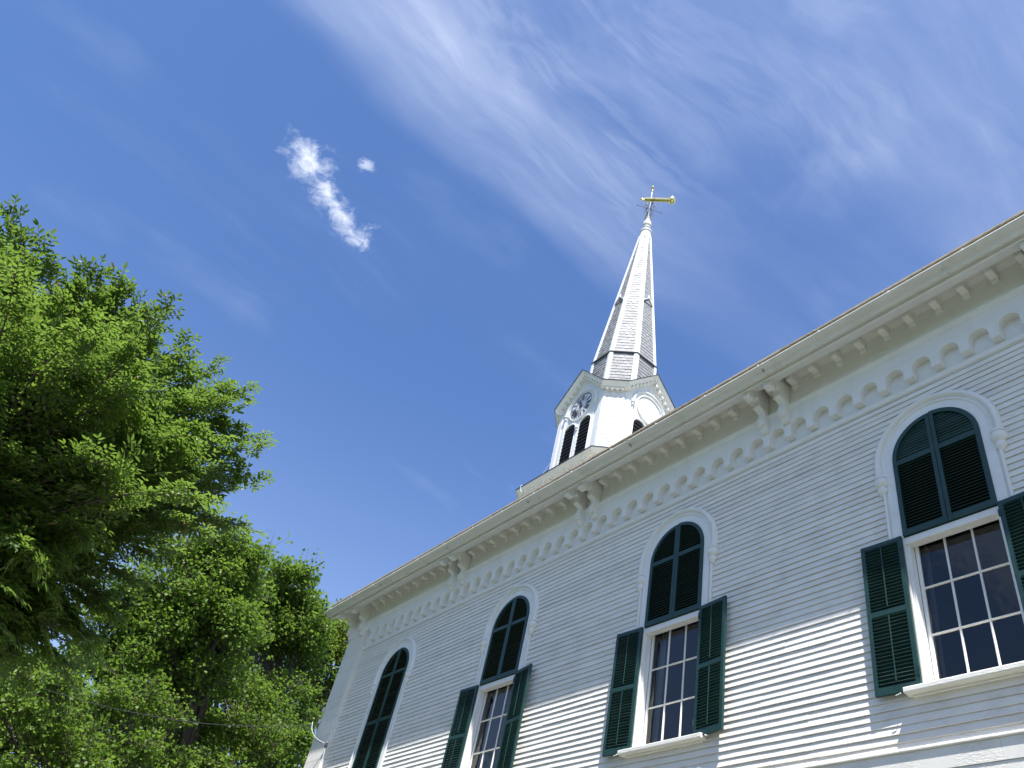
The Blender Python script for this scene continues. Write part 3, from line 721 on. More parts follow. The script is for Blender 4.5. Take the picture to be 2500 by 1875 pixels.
for k in (0, 2, 6, 4):
    detail = k in (0, 2)
    for cx in (-0.40, 0.435):
        r = 0.305; zs = 13.0
        # black sheet painting the unlit depth behind the blades
        t = MB(); fprism(t, k, arcpts(cx, zs, r, 0, PI, 14)+[(cx-r, 10.8), (cx+r, 10.8)], AB-0.02, AB+0.006); t.build('opening_dark', 'unlit_black', belfry)
        if detail:
            ring = MB(); rows = []
            pf = [(r-0.005, AB-0.01), (r-0.005, AB+0.05), (r+0.02, AB+0.062), (r+0.06, AB+0.05), (r+0.06, AB-0.01)]
            for kk in range(17):
                a = PI*kk/16; rows.append([FR[k](cx-rr*math.cos(a), o, zs+rr*math.sin(a)) for rr, o in pf])
            rows = [[FR[k](cx-rr, o, 10.8) for rr, o in pf]] + rows + [[FR[k](cx+rr, o, 10.8) for rr, o in pf]]
            ring.sweep(rows); ring.build('louver_casing', 'spire_paint', belfry, smooth=40)
            zz = 10.98
            while zz < zs+r-0.05:
                hw = math.sqrt(max(0.0, r*r-max(0, zz-zs)**2))-0.004
                if hw > 0.05:
                    t = MB(); t.prism([(AB+0.002, zz+0.045), (AB+0.045, zz), (AB+0.047, zz+0.014), (AB+0.002, zz+0.06)], 'x', cx-hw, cx+hw, fn=lambda s, o, z_, k=k: FR[k](s, o, z_)); t.build('louver', 'lead', belfry)
                zz += 0.165
    if not detail: continue
    # hood over clock and louvers
    rh = 0.80; zh = 14.03
    pf = [(rh-0.06, AB-0.01), (rh-0.06, AB+0.035), (rh-0.03, AB+0.05), (rh+0.01, AB+0.075), (rh+0.05, AB+0.06), (rh+0.07, AB+0.03), (rh+0.07, AB-0.01)]
    t = MB(); t.sweep([[FR[k](-rr*math.cos(PI*q/24), o, zh+rr*math.sin(PI*q/24)) for rr, o in pf] for q in range(25)]); t.build('hood_moulding', 'spire_paint', belfry, smooth=40)
    for sg in (-1, 1):
        xx = sg*0.83
        t = MB(); t.lathe([(rr*1.0, 14.03+(zz-1.02)*1.0) for rr, zz in pend_p], (xx, AB+0.03), 12, fn=lambda s, o, z_, k=k: FR[k](s, AB+0.03+(o-AB-0.03)*0.75, z_)); t.build('pendant', 'spire_paint', belfry, smooth=40)
        t = MB(); fbox(t, k, xx-0.02, xx+0.02, AB-0.01, AB+0.035, 10.5, 13.78); t.build('colonnette', 'spire_paint', belfry)
        t = MB(); fbox(t, k, *sorted((sg*1.03, sg*1.215)), AB-0.01, AB+0.026, 10.5, 14.2); t.build('corner_board', 'spire_paint', belfry)
    t = MB(); t.lathe([(rr*0.8, 13.0+(zz-1.0)*0.8) for rr, zz in pend_p], (0.017, AB+0.05), 12, fn=lambda s, o, z_, k=k: FR[k](s, o, z_)); t.build('pendant', 'spire_paint', belfry, smooth=40)
    t = MB(); fbox(t, k, -0.012, 0.046, AB-0.01, AB+0.055, 10.6, 12.80); t.build('mullion', 'spire_paint', belfry)
    if k == 2:
        pf = [(0.585, AB-0.01), (0.585, AB+0.02), (0.61, AB+0.05), (0.645, AB+0.04), (0.66, AB-0.01)]
        t = MB(); t.sweep([[FR[k](rr*math.cos(2*PI*q/40), o, 14.07+rr*math.sin(2*PI*q/40)) for rr, o in pf] for q in range(41)]); t.build('blind_ring', 'spire_paint', belfry, smooth=40)
        for q in range(6):
            z0 = 13.49+q*0.195; zz = z0-14.07+0.09
            hw = math.sqrt(max(0.01, 0.58**2-zz*zz))
            t = MB(); fprism(t, k, [(-hw, z0+0.003), (hw, z0+0.003), (hw, z0+0.192), (-hw, z0+0.192)], AB-0.01, AB+0.012); t.build('board', 'spire_paint', belfry)

# clock on the side towards the street
F0 = FR[0]; CZ = 14.07; RC = 0.60
clock = link(bpy.data.objects.new('clock', None), church, Matrix.Translation(F0(0, AB, CZ)))
t = MB(); t.prism([(RC*math.cos(2*PI*q/48), CZ+RC*math.sin(2*PI*q/48)) for q in range(48)], 'y', AB-0.01, AB+0.02, fn=lambda x, y, z_: F0(x, y, z_)); t.build('dial', 'dial_white', clock)
def ringf(mb, r0_, r1_, o, n=60):
    pf = [(r0_, o), (r0_, o+0.006), (r1_, o+0.006), (r1_, o)]
    return mb.sweep([[F0(rr*math.cos(2*PI*q/n), oo, CZ+rr*math.sin(2*PI*q/n)) for rr, oo in pf] for q in range(n+1)])
t = MB(); ringf(t, RC-0.012, RC+0.012, AB+0.018); t.build('outer_ring', 'dial_black', clock)
t = MB(); ringf(t, 0.245, 0.255, AB+0.0185); t.build('inner_ring', 'dial_black', clock)
t = MB(); pf = [(RC+0.012, AB-0.01), (RC+0.012, AB+0.04), (RC+0.04, AB+0.05), (RC+0.06, AB+0.03), (RC+0.06, AB-0.01)]
t.sweep([[F0(rr*math.cos(2*PI*q/48), o, CZ+rr*math.sin(2*PI*q/48)) for rr, o in pf] for q in range(49)]); t.build('bezel', 'spire_paint', clock, smooth=40)
NUM = ['XII', 'I', 'II', 'III', 'IIII', 'V', 'VI', 'VII', 'VIII', 'IX', 'X', 'XI']
def bar(mb, p, q, w_, ang):
    """stroke in numeral space (u across, r outwards) turned to the clock angle"""
    (u1, r1), (u2, r2) = p, q; dx, dy = u2-u1, r2-r1; L = math.hypot(dx, dy); nx, ny = -dy/L*w_/2, dx/L*w_/2
    pts = [(u1+nx, r1+ny), (u2+nx, r2+ny), (u2-nx, r2-ny), (u1-nx, r1-ny)]
    ca, sa = math.cos(ang), math.sin(ang)
    mb.prism([(u*ca+r*sa, CZ-u*sa+r*ca) for u, r in pts], 'y', AB+0.019, AB+0.026, fn=lambda x, y, z_: F0(x, y, z_))
for h, txt in enumerate(NUM):
    ang = 2*PI*h/12; W = {'I': 0.05, 'V': 0.115, 'X': 0.115}; tot = sum(W[c] for c in txt); u = -tot/2
    ra_, rb_ = 0.295, 0.52; t = MB()
    for c in txt:
        m_ = u+W[c]/2
        if c == 'I': bar(t, (m_, ra_), (m_, rb_), 0.034, ang)
        elif c == 'V': bar(t, (m_-0.045, rb_), (m_, ra_), 0.034, ang); bar(t, (m_+0.045, rb_), (m_, ra_), 0.018, ang)
        else: bar(t, (m_-0.045, rb_), (m_+0.045, ra_), 0.034, ang); bar(t, (m_+0.045, rb_), (m_-0.045, ra_), 0.018, ang)
        u += W[c]
    t.build('numeral', 'dial_black', clock)
t = MB()
for q in range(60):
    a = 2*PI*q/60; s0, s1 = 0.545, 0.59
    ca, sa = math.sin(a), math.cos(a); hw = 0.007 if q % 5 else 0.015
    t.prism([(s0*ca-hw*sa, CZ+s0*sa+hw*ca), (s0*ca+hw*sa, CZ+s0*sa-hw*ca), (s1*ca+hw*sa, CZ+s1*sa-hw*ca), (s1*ca-hw*sa, CZ+s1*sa+hw*ca)], 'y', AB+0.019, AB+0.025, fn=lambda x, y, z_: F0(x, y, z_))
t.build('minute_track', 'dial_black', clock, kind='stuff')
def hand(ang, L, wid, o):
    t = MB(); ca, sa = math.cos(ang), math.sin(ang)
    pts = [(-wid*0.5, -0.10), (wid*0.5, -0.10), (wid*0.35, L*0.45), (wid*0.9, L*0.62), (wid*0.35, L*0.78), (0, L), (-wid*0.35, L*0.78), (-wid*0.9, L*0.62), (-wid*0.35, L*0.45)]
    t.prism([(u*ca+r*sa, CZ-u*sa+r*ca) for u, r in pts], 'y', AB+o, AB+o+0.008, fn=lambda x, y, z_: F0(x, y, z_)); t.build('hand', 'hand_brown', clock)
hand(2*PI*(11.3/12), 0.30, 0.075, 0.036); hand(2*PI*(37/60), 0.44, 0.04, 0.048)
t = MB(); t.prism([(0.05*math.cos(2*PI*q/16), CZ+0.05*math.sin(2*PI*q/16)) for q in range(16)], 'y', AB+0.03, AB+0.065, fn=lambda x, y, z_: F0(x, y, z_)); t.build('hub', 'hand_brown', clock)

# spire
SP = [(14.3, 1.345), (17.12, 1.245), (17.20, 1.225), (26.4, 0.255)]
def apo(z_):
    for (za, ra1), (zb, rb1) in zip(SP[:-1], SP[1:]):
        if z_ <= zb: return ra1+(rb1-ra1)*(z_-za)/(zb-za)
    return SP[-1][1]
T8 = math.tan(PI/8)
sb = MB(); sb.sweep([[FR[k](-apo(z_)*T8, apo(z_), z_) for k in range(8)] for z_, _ in SP]); spire = sb.build('spire', 'lead', church)
for k in range(8):
    for (za, zb) in ((14.4, 17.10), (17.20, 26.4)):
        for sg in (1,):
            t = MB(); rows = []
            for z_ in (za, zb):
                a = apo(z_); w1 = 0.105 if z_ < 20 else 0.075
                h1 = a*T8
                # hip board folded over the arris between face k and k+1
                K2 = FR[(k+1) % 8]
                rows.append([FR[k](h1-w1, a+0.004, z_), FR[k](h1-w1, a+0.042, z_), FR[k](h1+0.02, a+0.050, z_), K2(-h1+w1, a+0.042, z_), K2(-h1+w1, a+0.004, z_)])
            t.sweep(rows); t.build('hip_board', 'spire_paint', spire)
    t = MB(); a = apo(17.14); sec = [(a-0.02, 17.08), (a+0.075, 17.09), (a+0.085, 17.12), (a+0.06, 17.16), (a-0.02, 17.22)]
    t.prism(sec, 'x', -1, 1, fn=lambda s, o, z_, k=k: FR[k](math.copysign(o*T8, s), o, z_)); t.build('band', 'lead', spire)
big = 0
for k in range(8):
    rest = MB(); z_ = 14.5; row = 0
    vis = k in (0, 1, 2)
    while z_ < 26.0:
        if 17.0 < z_ < 17.2: z_ = 17.22
        pit = 0.165 if z_ < 17.1 else 0.185
        a = apo(z_); hw = a*T8-0.095 if z_ < 20 else a*T8-0.07
        z1 = min(z_+pit*1.25, 17.08 if z_ < 17.1 else 26.2)
        if hw > 0.03:
            wd = 0.235; off = (row % 2)*wd/2; s = -hw-off+ (0.0)
            scal = (18.3 < z_ < 19.15) or (20.15 < z_ < 20.65) or (k != 1 and 17.9 < z_ < 19.3)
            while s < hw-0.01:
                s0, s1 = max(s, -hw)+0.005, min(s+wd, hw)-0.005; s += wd
                if s1-s0 < 0.03: continue
                jz = random.uniform(-0.006, 0.006); jo = random.uniform(-0.002, 0.003)
                a0, a1 = apo(z_), apo(z1)
                if scal:
                    m_ = (s0+s1)/2; rr = (s1-s0)/2
                    bot = [(m_+rr*math.cos(q), z_+0.07+0.07*math.sin(q)) for q in [PI+PI*u_/6 for u_ in range(7)]]
                else: bot = [(s0, z_+jz), (s1, z_+jz)]
                pl = bot+[(s1, z1), (s0, z1)]
                t = MB() if (vis and big < 255 and 15.2 < z_ < 20.6) else None
                tgt = t or rest
                def off_(s_, zz, lift, a0=a0, a1=a1, z_=z_, z1=z1, jo=jo):
                    f_ = (zz-z_)/(z1-z_); return a0+(a1-a0)*f_+0.006+0.015*(1-f_)+lift+jo
                n = len(pl)
                fr_ = [FR[k](s_, off_(s_, zz, 0), zz) for s_, zz in pl]; bk = [FR[k](s_, off_(s_, zz, -0.011), zz) for s_, zz in pl]
                tgt.add(fr_+bk, [tuple(range(n))]+[(i, i+n, (i+1) % n+n, (i+1) % n) for i in range(n)])
                if t: t.build('slate', 'slate', spire); big += 1
        z_ += pit; row += 1
    rest.build('slates', 'slate', spire, kind='stuff')
for k in (0, 2):                                   # little gabled vents half way up
    zz = 20.9; a = apo(zz); hw = a*T8-0.08
    g_e = link(bpy.data.objects.new('gablet', None), church, Matrix.Translation(FR[k](0, a, zz)))
    for sg in (-1, 1):
        t = MB(); sec = [(a-0.15, 0.0), (a+0.085, 0.0), (a+0.085, 0.05), (a-0.15, 0.05)]
        t.sweep([[FR[k](sg*hw, o, zz+dz) for o, dz in sec], [FR[k](0, o, zz+0.33+dz) for o, dz in sec]]); t.build('rake', 'spire_paint', g_e)
    t = MB(); fprism(t, k, [(-hw*0.8, zz), (hw*0.8, zz), (0, zz+0.30)], a-0.12, a+0.045); t.build('vent_face', 'slate', g_e)
    t = MB(); t.tube([FR[k](0, a+0.04, zz+0.38), FR[k](0, a+0.02, zz+0.58)], [0.045, 0.01], 6); t.build('point', 'spire_paint', g_e)
fp = [(0.30, 26.25), (0.29, 26.5), (0.25, 26.75), (0.24, 26.86), (0.285, 26.90), (0.285, 26.97), (0.22, 27.02), (0.16, 27.10), (0.13, 27.2), (0.13, 27.28), (0.17, 27.30), (0.17, 27.34), (0.13, 27.37), (0.13, 27.45), (0.20, 27.50), (0.215, 27.60), (0.19, 27.72), (0.13, 27.84), (0.10, 27.95), (0.10, 28.1), (0.135, 28.12), (0.135, 28.18), (0.03, 28.2)]
t = MB(); t.lathe(fp, (TX, TY), 16); t.build('spire_cap', 'spire_paint', spire, smooth=40)

# weathervane: its own thing, turning on the spire
azv = Vector((CAM.x-TX, CAM.y-TY, 0)).normalized(); rtv = Vector((-azv.y, azv.x, 0))
vd = (rtv*1.83+azv*0.19).normalized()
vane = empty('weathervane', (TX, TY, 28.15))
tag(vane, 'gilded arrow weathervane with black iron scrollwork on the tip of the steeple', 'weathervane')
t = MB(); t.tube([(TX, TY, 28.15), (TX, TY, 29.66)], 0.035, 8); t.build('iron_post', 'iron', vane)
O = Vector((TX, TY, 29.78))
def vp_(s): return O+vd*s
t = MB(); t.tube([vp_(s) for s in (-0.60, -0.52, -0.42, -0.36, -0.35)], [0.004, 0.045, 0.066, 0.03, 0.03], 12); t.build('arrow_tip', 'gold', vane, smooth=50)
t = MB(); t.tube([vp_(s) for s in (-0.35, -0.33, -0.30, 0.85, 0.9)], [0.06, 0.10, 0.115, 0.112, 0.14], 14); t.build('arrow_shaft', 'gold', vane, smooth=40)
rows = [(0.86+0.19-0.19*math.cos(q), 0.205*math.sin(q)+0.004) for q in [PI*u_/12 for u_ in range(13)]]
t = MB(); t.tube([vp_(s) for s, _ in rows], [r_ for _, r_ in rows], 18); t.build('tail_ball', 'gold', vane, smooth=60)
t = MB(); t.tube([(TX, TY, 29.86), (TX, TY, 30.52)], 0.016, 6); t.build('rod', 'wire', vane)
t = MB(); t.lathe([(0.012, 30.46), (0.055, 30.54), (0.075, 30.62), (0.03, 30.70)], (TX, TY), 10); t.lathe([(0.03, 30.82), (0.08, 30.88), (0.045, 30.97), (0.012, 31.08)], (TX, TY), 10); t.build('finial', 'gold', vane, smooth=50)
t = MB(); t.lathe([(0.035, 30.69), (0.075, 30.76), (0.035, 30.83)], (TX, TY), 10); t.build('collar', 'iron', vane)
for q in range(4):
    a = PI/4+q*PI/2+0.35; dv = Vector((math.cos(a), math.sin(a), 0)); B = Vector((TX, TY, 0))
    t = MB(); t.tube([B+dv*0.03+Vector((0, 0, 28.95)), B+dv*0.66+Vector((0, 0, 28.95))], 0.012, 6)
    t.tube([B+dv*0.66+Vector((0, 0, 28.88)), B+dv*0.66+Vector((0, 0, 29.02))], 0.014, 5); t.build('compass_arm', 'iron', vane)
for q in range(6):
    a = q*PI/3; dv = Vector((math.cos(a), math.sin(a), 0)); B = Vector((TX, TY, 0))
    pts = []
    for u_ in range(15):
        f_ = u_/14; rr = 0.11+0.13*math.sin(f_*PI*1.0)+0.05*math.sin(f_*PI*3); pts.append(B+dv*rr+Vector((0, 0, 28.15+1.25*f_)))
    t = MB(); t.tube(pts, 0.014, 5)
    sp = [B+dv*(0.20+0.075*(1-u_/18)*math.cos(u_*0.55))+Vector((0, 0, 29.22+0.075*(1-u_/18)*math.sin(u_*0.55))) for u_ in range(14)]
    t.tube(sp, 0.011, 4); t.build('scroll', 'iron', vane)
t = MB(); t.lathe([(0.13, 28.16), (0.15, 28.19), (0.15, 28.23), (0.05, 28.26)], (TX, TY), 12); t.build('iron_ring', 'iron', vane)

# lightning cable down the side of the belfry
P0 = [Vector(FR[0](-HB-0.02, AB+0.02, 11.95)), Vector(FR[0](-HB-0.25, AB+0.12, 11.45)), Vector(FR[0](-HB-0.40, AB+0.2, 11.15)), Vector(FR[0](-HB-0.62, AB+0.40, 10.98)), Vector(FR[0](-HB-0.55, AB+0.72, 10.70)), Vector(FR[0](-HB-0.30, AB+0.78, 10.25))]
t = MB(); t.tube([FR[0](-HB-0.0, AB+0.03, 12.0)]+P0, 0.008, 5)
tag(t.build('lightning_cable', 'wire'), 'thin pale cable sagging from the belfry corner to the tower cornice', 'cable')

# ------------------------------------------------------------------ service cables on the corner
def at(u, v, y):
    d_ = ray(u, v); return CAM+d_*((y-CAM.y)/d_.y)
A = at(797, 1816, -0.16)
def sag(p, q, s, n=14): return [p.lerp(q, k/n)-Vector((0, 0, s*4*(k/n)*(1-k/n))) for k in range(n+1)]
Bc = at(776, 1768, -0.16); 
far = CAM+ray(110, 1683)*19.0
t = MB(); t.tube(sag(Bc, far, 0.30, 20), 0.008, 5); tag(t.build('service_cable', 'black_wire'), 'dark utility cable running from the church corner into the maples', 'cable')
drip = empty('cable_drip_loop', A)
tag(drip, 'pair of drooping cable loops tied to the church corner below the eaves', 'cable')
for q, (du, dv_, mname) in enumerate(((0, 0, 'wire'), (-12, 6, 'black_wire'))):
    p0 = Bc+Vector((-0.1*q, -0.15, 0)); mid = at(752+du, 1800+dv_, -0.5); p1 = A
    pts = [p0*(1-f_)**2+mid*2*f_*(1-f_)+p1*f_*f_ for f_ in [k/14 for k in range(15)]]
    t = MB(); t.tube(pts, 0.006, 5); t.build('loop', mname, drip)
t = MB(); t.lathe([(0.02, A.z-0.09), (0.035, A.z-0.07), (0.035, A.z+0.02), (0.02, A.z+0.05)], (A.x, A.y), 8); t.build('weatherhead', 'iron', drip)
t = MB(); t.tube([A, A+Vector((0.02, 0.03, -0.4)), A+Vector((0, 0.03, -5.0))], 0.009, 5); t.build('down_wire', 'wire', drip)
ins = MB(); e_ = Bc+Vector((0.02, 0.0, 0.0))
for q in range(2):
    cz = Bc.z+0.06+0.3*q; ins.lathe([(0.01, cz-0.05), (0.032, cz-0.04), (0.022, cz), (0.035, cz+0.02), (0.03, cz+0.05), (0.01, cz+0.055)], (Bc.x+0.05, -0.165), 8)
ins.build('insulators', 'wire', drip, smooth=40)

# ------------------------------------------------------------------ trees
def unit(a): return a/np.maximum(np.linalg.norm(a, axis=-1, keepdims=True), 1e-9)
def spray_template(kind):
    """leaves of one leafy shoot along +x: origins, axes, normals, lengths, and twigs as segments"""
    r = np.random.default_rng({'elm': 3, 'maple': 5, 'lime': 6}[kind])
    O_, A_, N_, L_ = [], [], [], []; seg = []
    if kind == 'elm':
        shoots = [((0, 0, 0), (1, 0, 0), 1.0, 13)]
        for s, sd, ln in ((0.12, 1, 0.62), (0.24, -1, 0.58), (0.38, 1, 0.50), (0.52, -1, 0.42)):
            shoots.append(((s, 0, 0), (math.cos(0.75), sd*math.sin(0.75), r.uniform(-0.12, 0.12)), ln, int(ln*15)))
        for o, d_, ln, n in shoots:
            o = np.array(o, float); d_ = unit(np.array(d_, float)); side = unit(np.cross([0, 0, 1], d_)); seg.append((o, o+d_*ln))
            for q in range(n):
                sg = 1 if q % 2 else -1; f_ = (q+0.7)/n
                a = unit(d_*0.62+side*sg*0.75+np.array([0, 0, r.uniform(-0.25, 0.15)]))
                O_.append(o+d_*ln*f_); A_.append(a); N_.append(unit(np.array([r.normal(0, 0.28), r.normal(0, 0.28), 1]))); L_.append(r.uniform(0.8, 1.15)*(1-0.25*f_))
            O_.append(o+d_*ln); A_.append(d_); N_.append(np.array([0, 0, 1.])); L_.append(0.8)
    else:
        n = 26 if kind == 'maple' else 24
        for q in range(n):
            p_ = r.normal(0, 1, 3); p_ = p_/np.linalg.norm(p_)*r.uniform(0.25, 1)**0.6
            O_.append(np.array([0.55, 0, 0])+p_*np.array([0.5, 0.5, 0.34])); a = unit(p_*0.6+np.array([0.2, 0, -0.35])+r.normal(0, 0.35, 3)); A_.append(a)
            nn = unit(np.array([0.15, 0, 0.9])+p_*0.5+r.normal(0, 0.38, 3)); N_.append(nn); L_.append(r.uniform(0.75, 1.2))
        seg = [(np.zeros(3), np.array([0.9, 0, 0.05])), (np.array([0.3, 0, 0]), np.array([0.6, 0.35, 0.12])), (np.array([0.35, 0, 0]), np.array([0.65, -0.33, 0.1]))]
    A_ = np.array(A_); N_ = np.array(N_); N_ = unit(N_-A_*(A_*N_).sum(1, keepdims=True))
    return np.array(O_), A_, N_, np.array(L_), seg
TEMPL = {k: spray_template(k) for k in ('elm', 'maple', 'lime')}
def mesh_np(name, verts, loops, sizes, m, tint=None):
    me = bpy.data.meshes.new(name); nf = len(sizes)
    me.vertices.add(len(verts)); me.vertices.foreach_set('co', verts.astype(np.float32).ravel())
    me.loops.add(len(loops)); me.loops.foreach_set('vertex_index', loops.astype(np.int32))
    me.polygons.add(nf); st = np.concatenate([[0], np.cumsum(sizes)[:-1]]).astype(np.int32)
    me.polygons.foreach_set('loop_start', st); me.polygons.foreach_set('loop_total', np.array(sizes, np.int32))
    if tint is not None:
        at_ = me.attributes.new('tint', 'FLOAT', 'POINT'); at_.data.foreach_set('value', tint.astype(np.float32))
    me.update(calc_edges=True); me.materials.append(MAT[m]); return me
def crown_mesh(pos, dirs, size, kind, leaf, m, seed, up_bias=1.0):
    r = np.random.default_rng(seed)
    O_, A_, N_, L_, seg = TEMPL[kind]; n = len(pos); k = len(O_)
    X = unit(dirs); Z0 = np.array([0, 0, 1.0])*up_bias+r.normal(0, 0.30, (n, 3)); Y = unit(np.cross(Z0, X)); Z = np.cross(X, Y)
    Rm = np.stack([X, Y, Z], axis=2)                                 # n,3,3
    o = pos[:, None, :]+size[:, None, None]*np.einsum('nij,kj->nki', Rm, O_)
    keep = r.random((n, k)) < 0.92
    a = unit(np.einsum('nij,kj->nki', Rm, A_)+r.normal(0, 0.16, (n, k, 3))); nn = np.einsum('nij,kj->nki', Rm, N_)+r.normal(0, 0.16, (n, k, 3))
    a[..., 2] -= 0.12; a = unit(a); nn = unit(nn-a*(a*nn).sum(-1, keepdims=True)); b = np.cross(nn, a)
    ln = leaf*L_[None, :]*r.uniform(0.75, 1.2, (n, k))
    o = o[keep]; a = a[keep]; nn = nn[keep]; b = b[keep]; ln = ln[keep][:, None]; q = len(o)
    wdt = {'elm': 0.19, 'maple': 0.48, 'lime': 0.42}[kind]
    if kind == 'elm':
        P_ = [(0.0, 0, 0), (0.28, wdt, 0.07), (0.68, wdt*0.85, 0.05), (1.0, 0, -0.06), (0.68, -wdt*0.85, 0.05), (0.28, -wdt, 0.07)]
        polys = [(0, 3, 2, 1), (0, 5, 4, 3)]
    else:
        P_ = [(0.0, 0, 0), (0.45, wdt, 0.08), (1.0, 0, -0.05), (0.45, -wdt, 0.08)]; polys = [(0, 2, 1), (0, 3, 2)]
    V = np.stack([o+ln*(x*a+y*b+z_*nn) for x, y, z_ in P_], axis=1)   # q,p,3
    np_ = len(P_); base_ = (np.arange(q)*np_)[:, None]
    loops = np.concatenate([base_+np.array(pl)[None, :] for pl in polys], axis=1).ravel()
    sizes = np.tile([len(pl) for pl in polys], q)
    spray_t = r.random((n, 1))*0.55+r.random((n, k))*0.42; t_ = spray_t[keep]
    t_ = np.where(r.random(q) < 0.006, 1.0, np.minimum(t_, 0.96))
    me = mesh_np('crown', V.reshape(-1, 3), loops, sizes, m, np.repeat(t_, np_))
    # twigs: thin three-sided
    S0 = np.concatenate([pos+size[:, None]*np.einsum('nij,j->ni', Rm, s0) for s0, s1 in seg]); S1 = np.concatenate([pos+size[:, None]*np.einsum('nij,j->ni', Rm, s1) for s0, s1 in seg])
    return me, S0, S1
def prisms_np(name, S0, S1, r0_, r1_, m, sides=3):
    d_ = unit(S1-S0); a = unit(np.cross(d_, np.array([0.3, 0.2, 0.93]))); b = np.cross(d_, a); n = len(S0); rows = []
    for P_, rr in ((S0, r0_), (S1, r1_)):
        for q in range(sides):
            th = 2*PI*q/sides; rows.append(P_+(math.cos(th)*a+math.sin(th)*b)*np.broadcast_to(np.asarray(rr), (n,))[:, None])
    V = np.stack(rows, axis=1); base_ = (np.arange(n)*2*sides)[:, None]
    polys = [(q, (q+1) % sides, sides+(q+1) % sides, sides+q) for q in range(sides)]
    loops = np.concatenate([base_+np.array(pl)[None, :] for pl in polys], axis=1).ravel()
    return mesh_np(name, V.reshape(-1, 3), loops, np.full(n*sides, 4), m)
def tree(name, label, cat_group, base_xy, fork_z, clusters, kind, leaf, sprays, size, leafm, seed, trunk_r, lean=(0, 0)):
    """clusters: (centre, radius xyz). Trunk to the fork, limbs to every cluster, side branches, leafy shoots."""
    r = np.random.default_rng(seed); B = np.array([base_xy[0], base_xy[1], GZ]); Fk = np.array([base_xy[0]+lean[0], base_xy[1]+lean[1], fork_z])
    e = empty(name, tuple(B)); tag(e, label, 'tree', cat_group)
    t = MB(); pts = [B+(Fk-B)*f_+np.array([0.06*math.sin(f_*5+seed), 0.06*math.cos(f_*4+seed), 0])*(f_ > 0) for f_ in np.linspace(0, 1, 9)]
    top = max(c[0][2] for c in clusters)
    t.tube([Vector(p) for p in pts], [trunk_r*(1.5 if q == 0 else 1.1-0.35*q/8) for q in range(9)], 12); t.build('trunk', 'bark', e, smooth=60)
    lb = MB(); pos, dr, S0, S1 = [], [], [], []
    for ci, (c, rd) in enumerate(clusters):
        c = np.array(c, float); rd = np.array(rd, float)*np.ones(3)
        f_ = r.uniform(0.55, 1.0); st = B+(Fk-B)*f_
        st[2] = min(st[2], c[2]-0.3*abs(c[2]-st[2]))
        mid = (st+c)/2+np.array([r.normal(0, 0.15), r.normal(0, 0.15), 0.18*np.linalg.norm(c-st)])
        cur = [st*(1-q)**2+mid*2*q*(1-q)+c*q*q for q in np.linspace(0, 1, 9)]
        Lm = np.linalg.norm(c-st); rl = min(trunk_r*0.42, 0.018*Lm+0.02)
        lb.tube([Vector(p) for p in cur], [rl*(1-0.8*q/8) for q in range(9)], 7)
        axis_ = unit(cur[-1]-cur[-4]); n = max(3, int(sprays*np.prod(rd)**(2/3)))
        if kind != 'elm':                       # break the mass into clumps with gaps between
            m_ = 7; sd = unit(r.normal(0, 1, (m_, 3))); sd[:, 2] = np.abs(sd[:, 2])*np.where(r.random(m_) < 0.7, 1, -1)
            sub = c+sd*rd*r.uniform(0.45, 0.95, (m_, 1)); pick = r.integers(0, m_, n)
            dv = unit(r.normal(0, 1, (n, 3))); dv[:, 2] = np.abs(dv[:, 2])*np.where(r.random(n) < 0.75, 1, -0.6)
            pp = sub[pick]+dv*rd*0.50*r.uniform(0.3, 1, (n, 1))**0.5*np.array([1, 1, 0.7]); out = unit(c-Fk)
            dd = unit(dv*0.8+sd[pick]*0.4+np.array([0, 0, 0.3])+r.normal(0, 0.25, (n, 3)))
            pos.append(pp-dd*size*0.35); dr.append(dd)
            for q in range(m_):
                a0 = np.array(cur)[r.integers(3, 8)]; S0.append(a0[None]); S1.append(sub[q][None])
            src = sub[pick]; msk = r.random(n) < 0.35; S0.append(src[msk]); S1.append((pp-dd*size*0.35)[msk])
            continue
        dv = unit(r.normal(0, 1, (n, 3))); dv[:, 2] = np.abs(dv[:, 2])*np.where(r.random(n) < 0.72, 1, -1); rr = r.uniform(0.15, 1, (n, 1))**0.45
        pp = c+dv*rd*rr; out = unit(c-Fk)
        dd = unit(dv*0.6+out*0.65+axis_*0.35+np.array([0, 0, 0.15])+r.normal(0, 0.2, (n, 3)))
        pos.append(pp-dd*size*0.35); dr.append(dd)
        # side branches from the limb to the shoots
        src = np.array(cur)[r.integers(4, 9, n)]; msk = r.random(n) < 0.55
        S0.append(src[msk]); S1.append((pp-dd*size*0.35)[msk])
    lb.build('limbs', 'bark', e, smooth=60)
    pos = np.concatenate(pos); dr = np.concatenate(dr); sz = size*r.uniform(0.7, 1.2, len(pos)); sz = np.where(r.random(len(pos)) < 0.12, sz*1.6, sz)
    me, T0, T1 = crown_mesh(pos, dr, sz, kind, leaf, leafm, seed)
    link(bpy.data.objects.new('crown', me), e)
    S0 = np.concatenate(S0); S1 = np.concatenate(S1)
    link(bpy.data.objects.new('branches', prisms_np('branches', S0, S1, 0.012+0.010*np.linalg.norm(S1-S0, axis=1)*0.6, 0.006, 'bark', 4)), e)
    link(bpy.data.objects.new('twigs', prisms_np('twigs', T0, T1, 0.0045 if kind == 'elm' else 0.008, 0.002, 'bark')), e)['kind'] = 'stuff'
    return len(me.polygons)
def cl(u, v, D, rpx, squash=0.85, depth=1.0):
    """cluster seen at a place of the photograph, D metres off, rpx wide"""
    c = CAM+ray(u, v)*D; R_ = rpx*D/2012.74
    return (tuple(c), (R_*depth, R_, R_*squash))

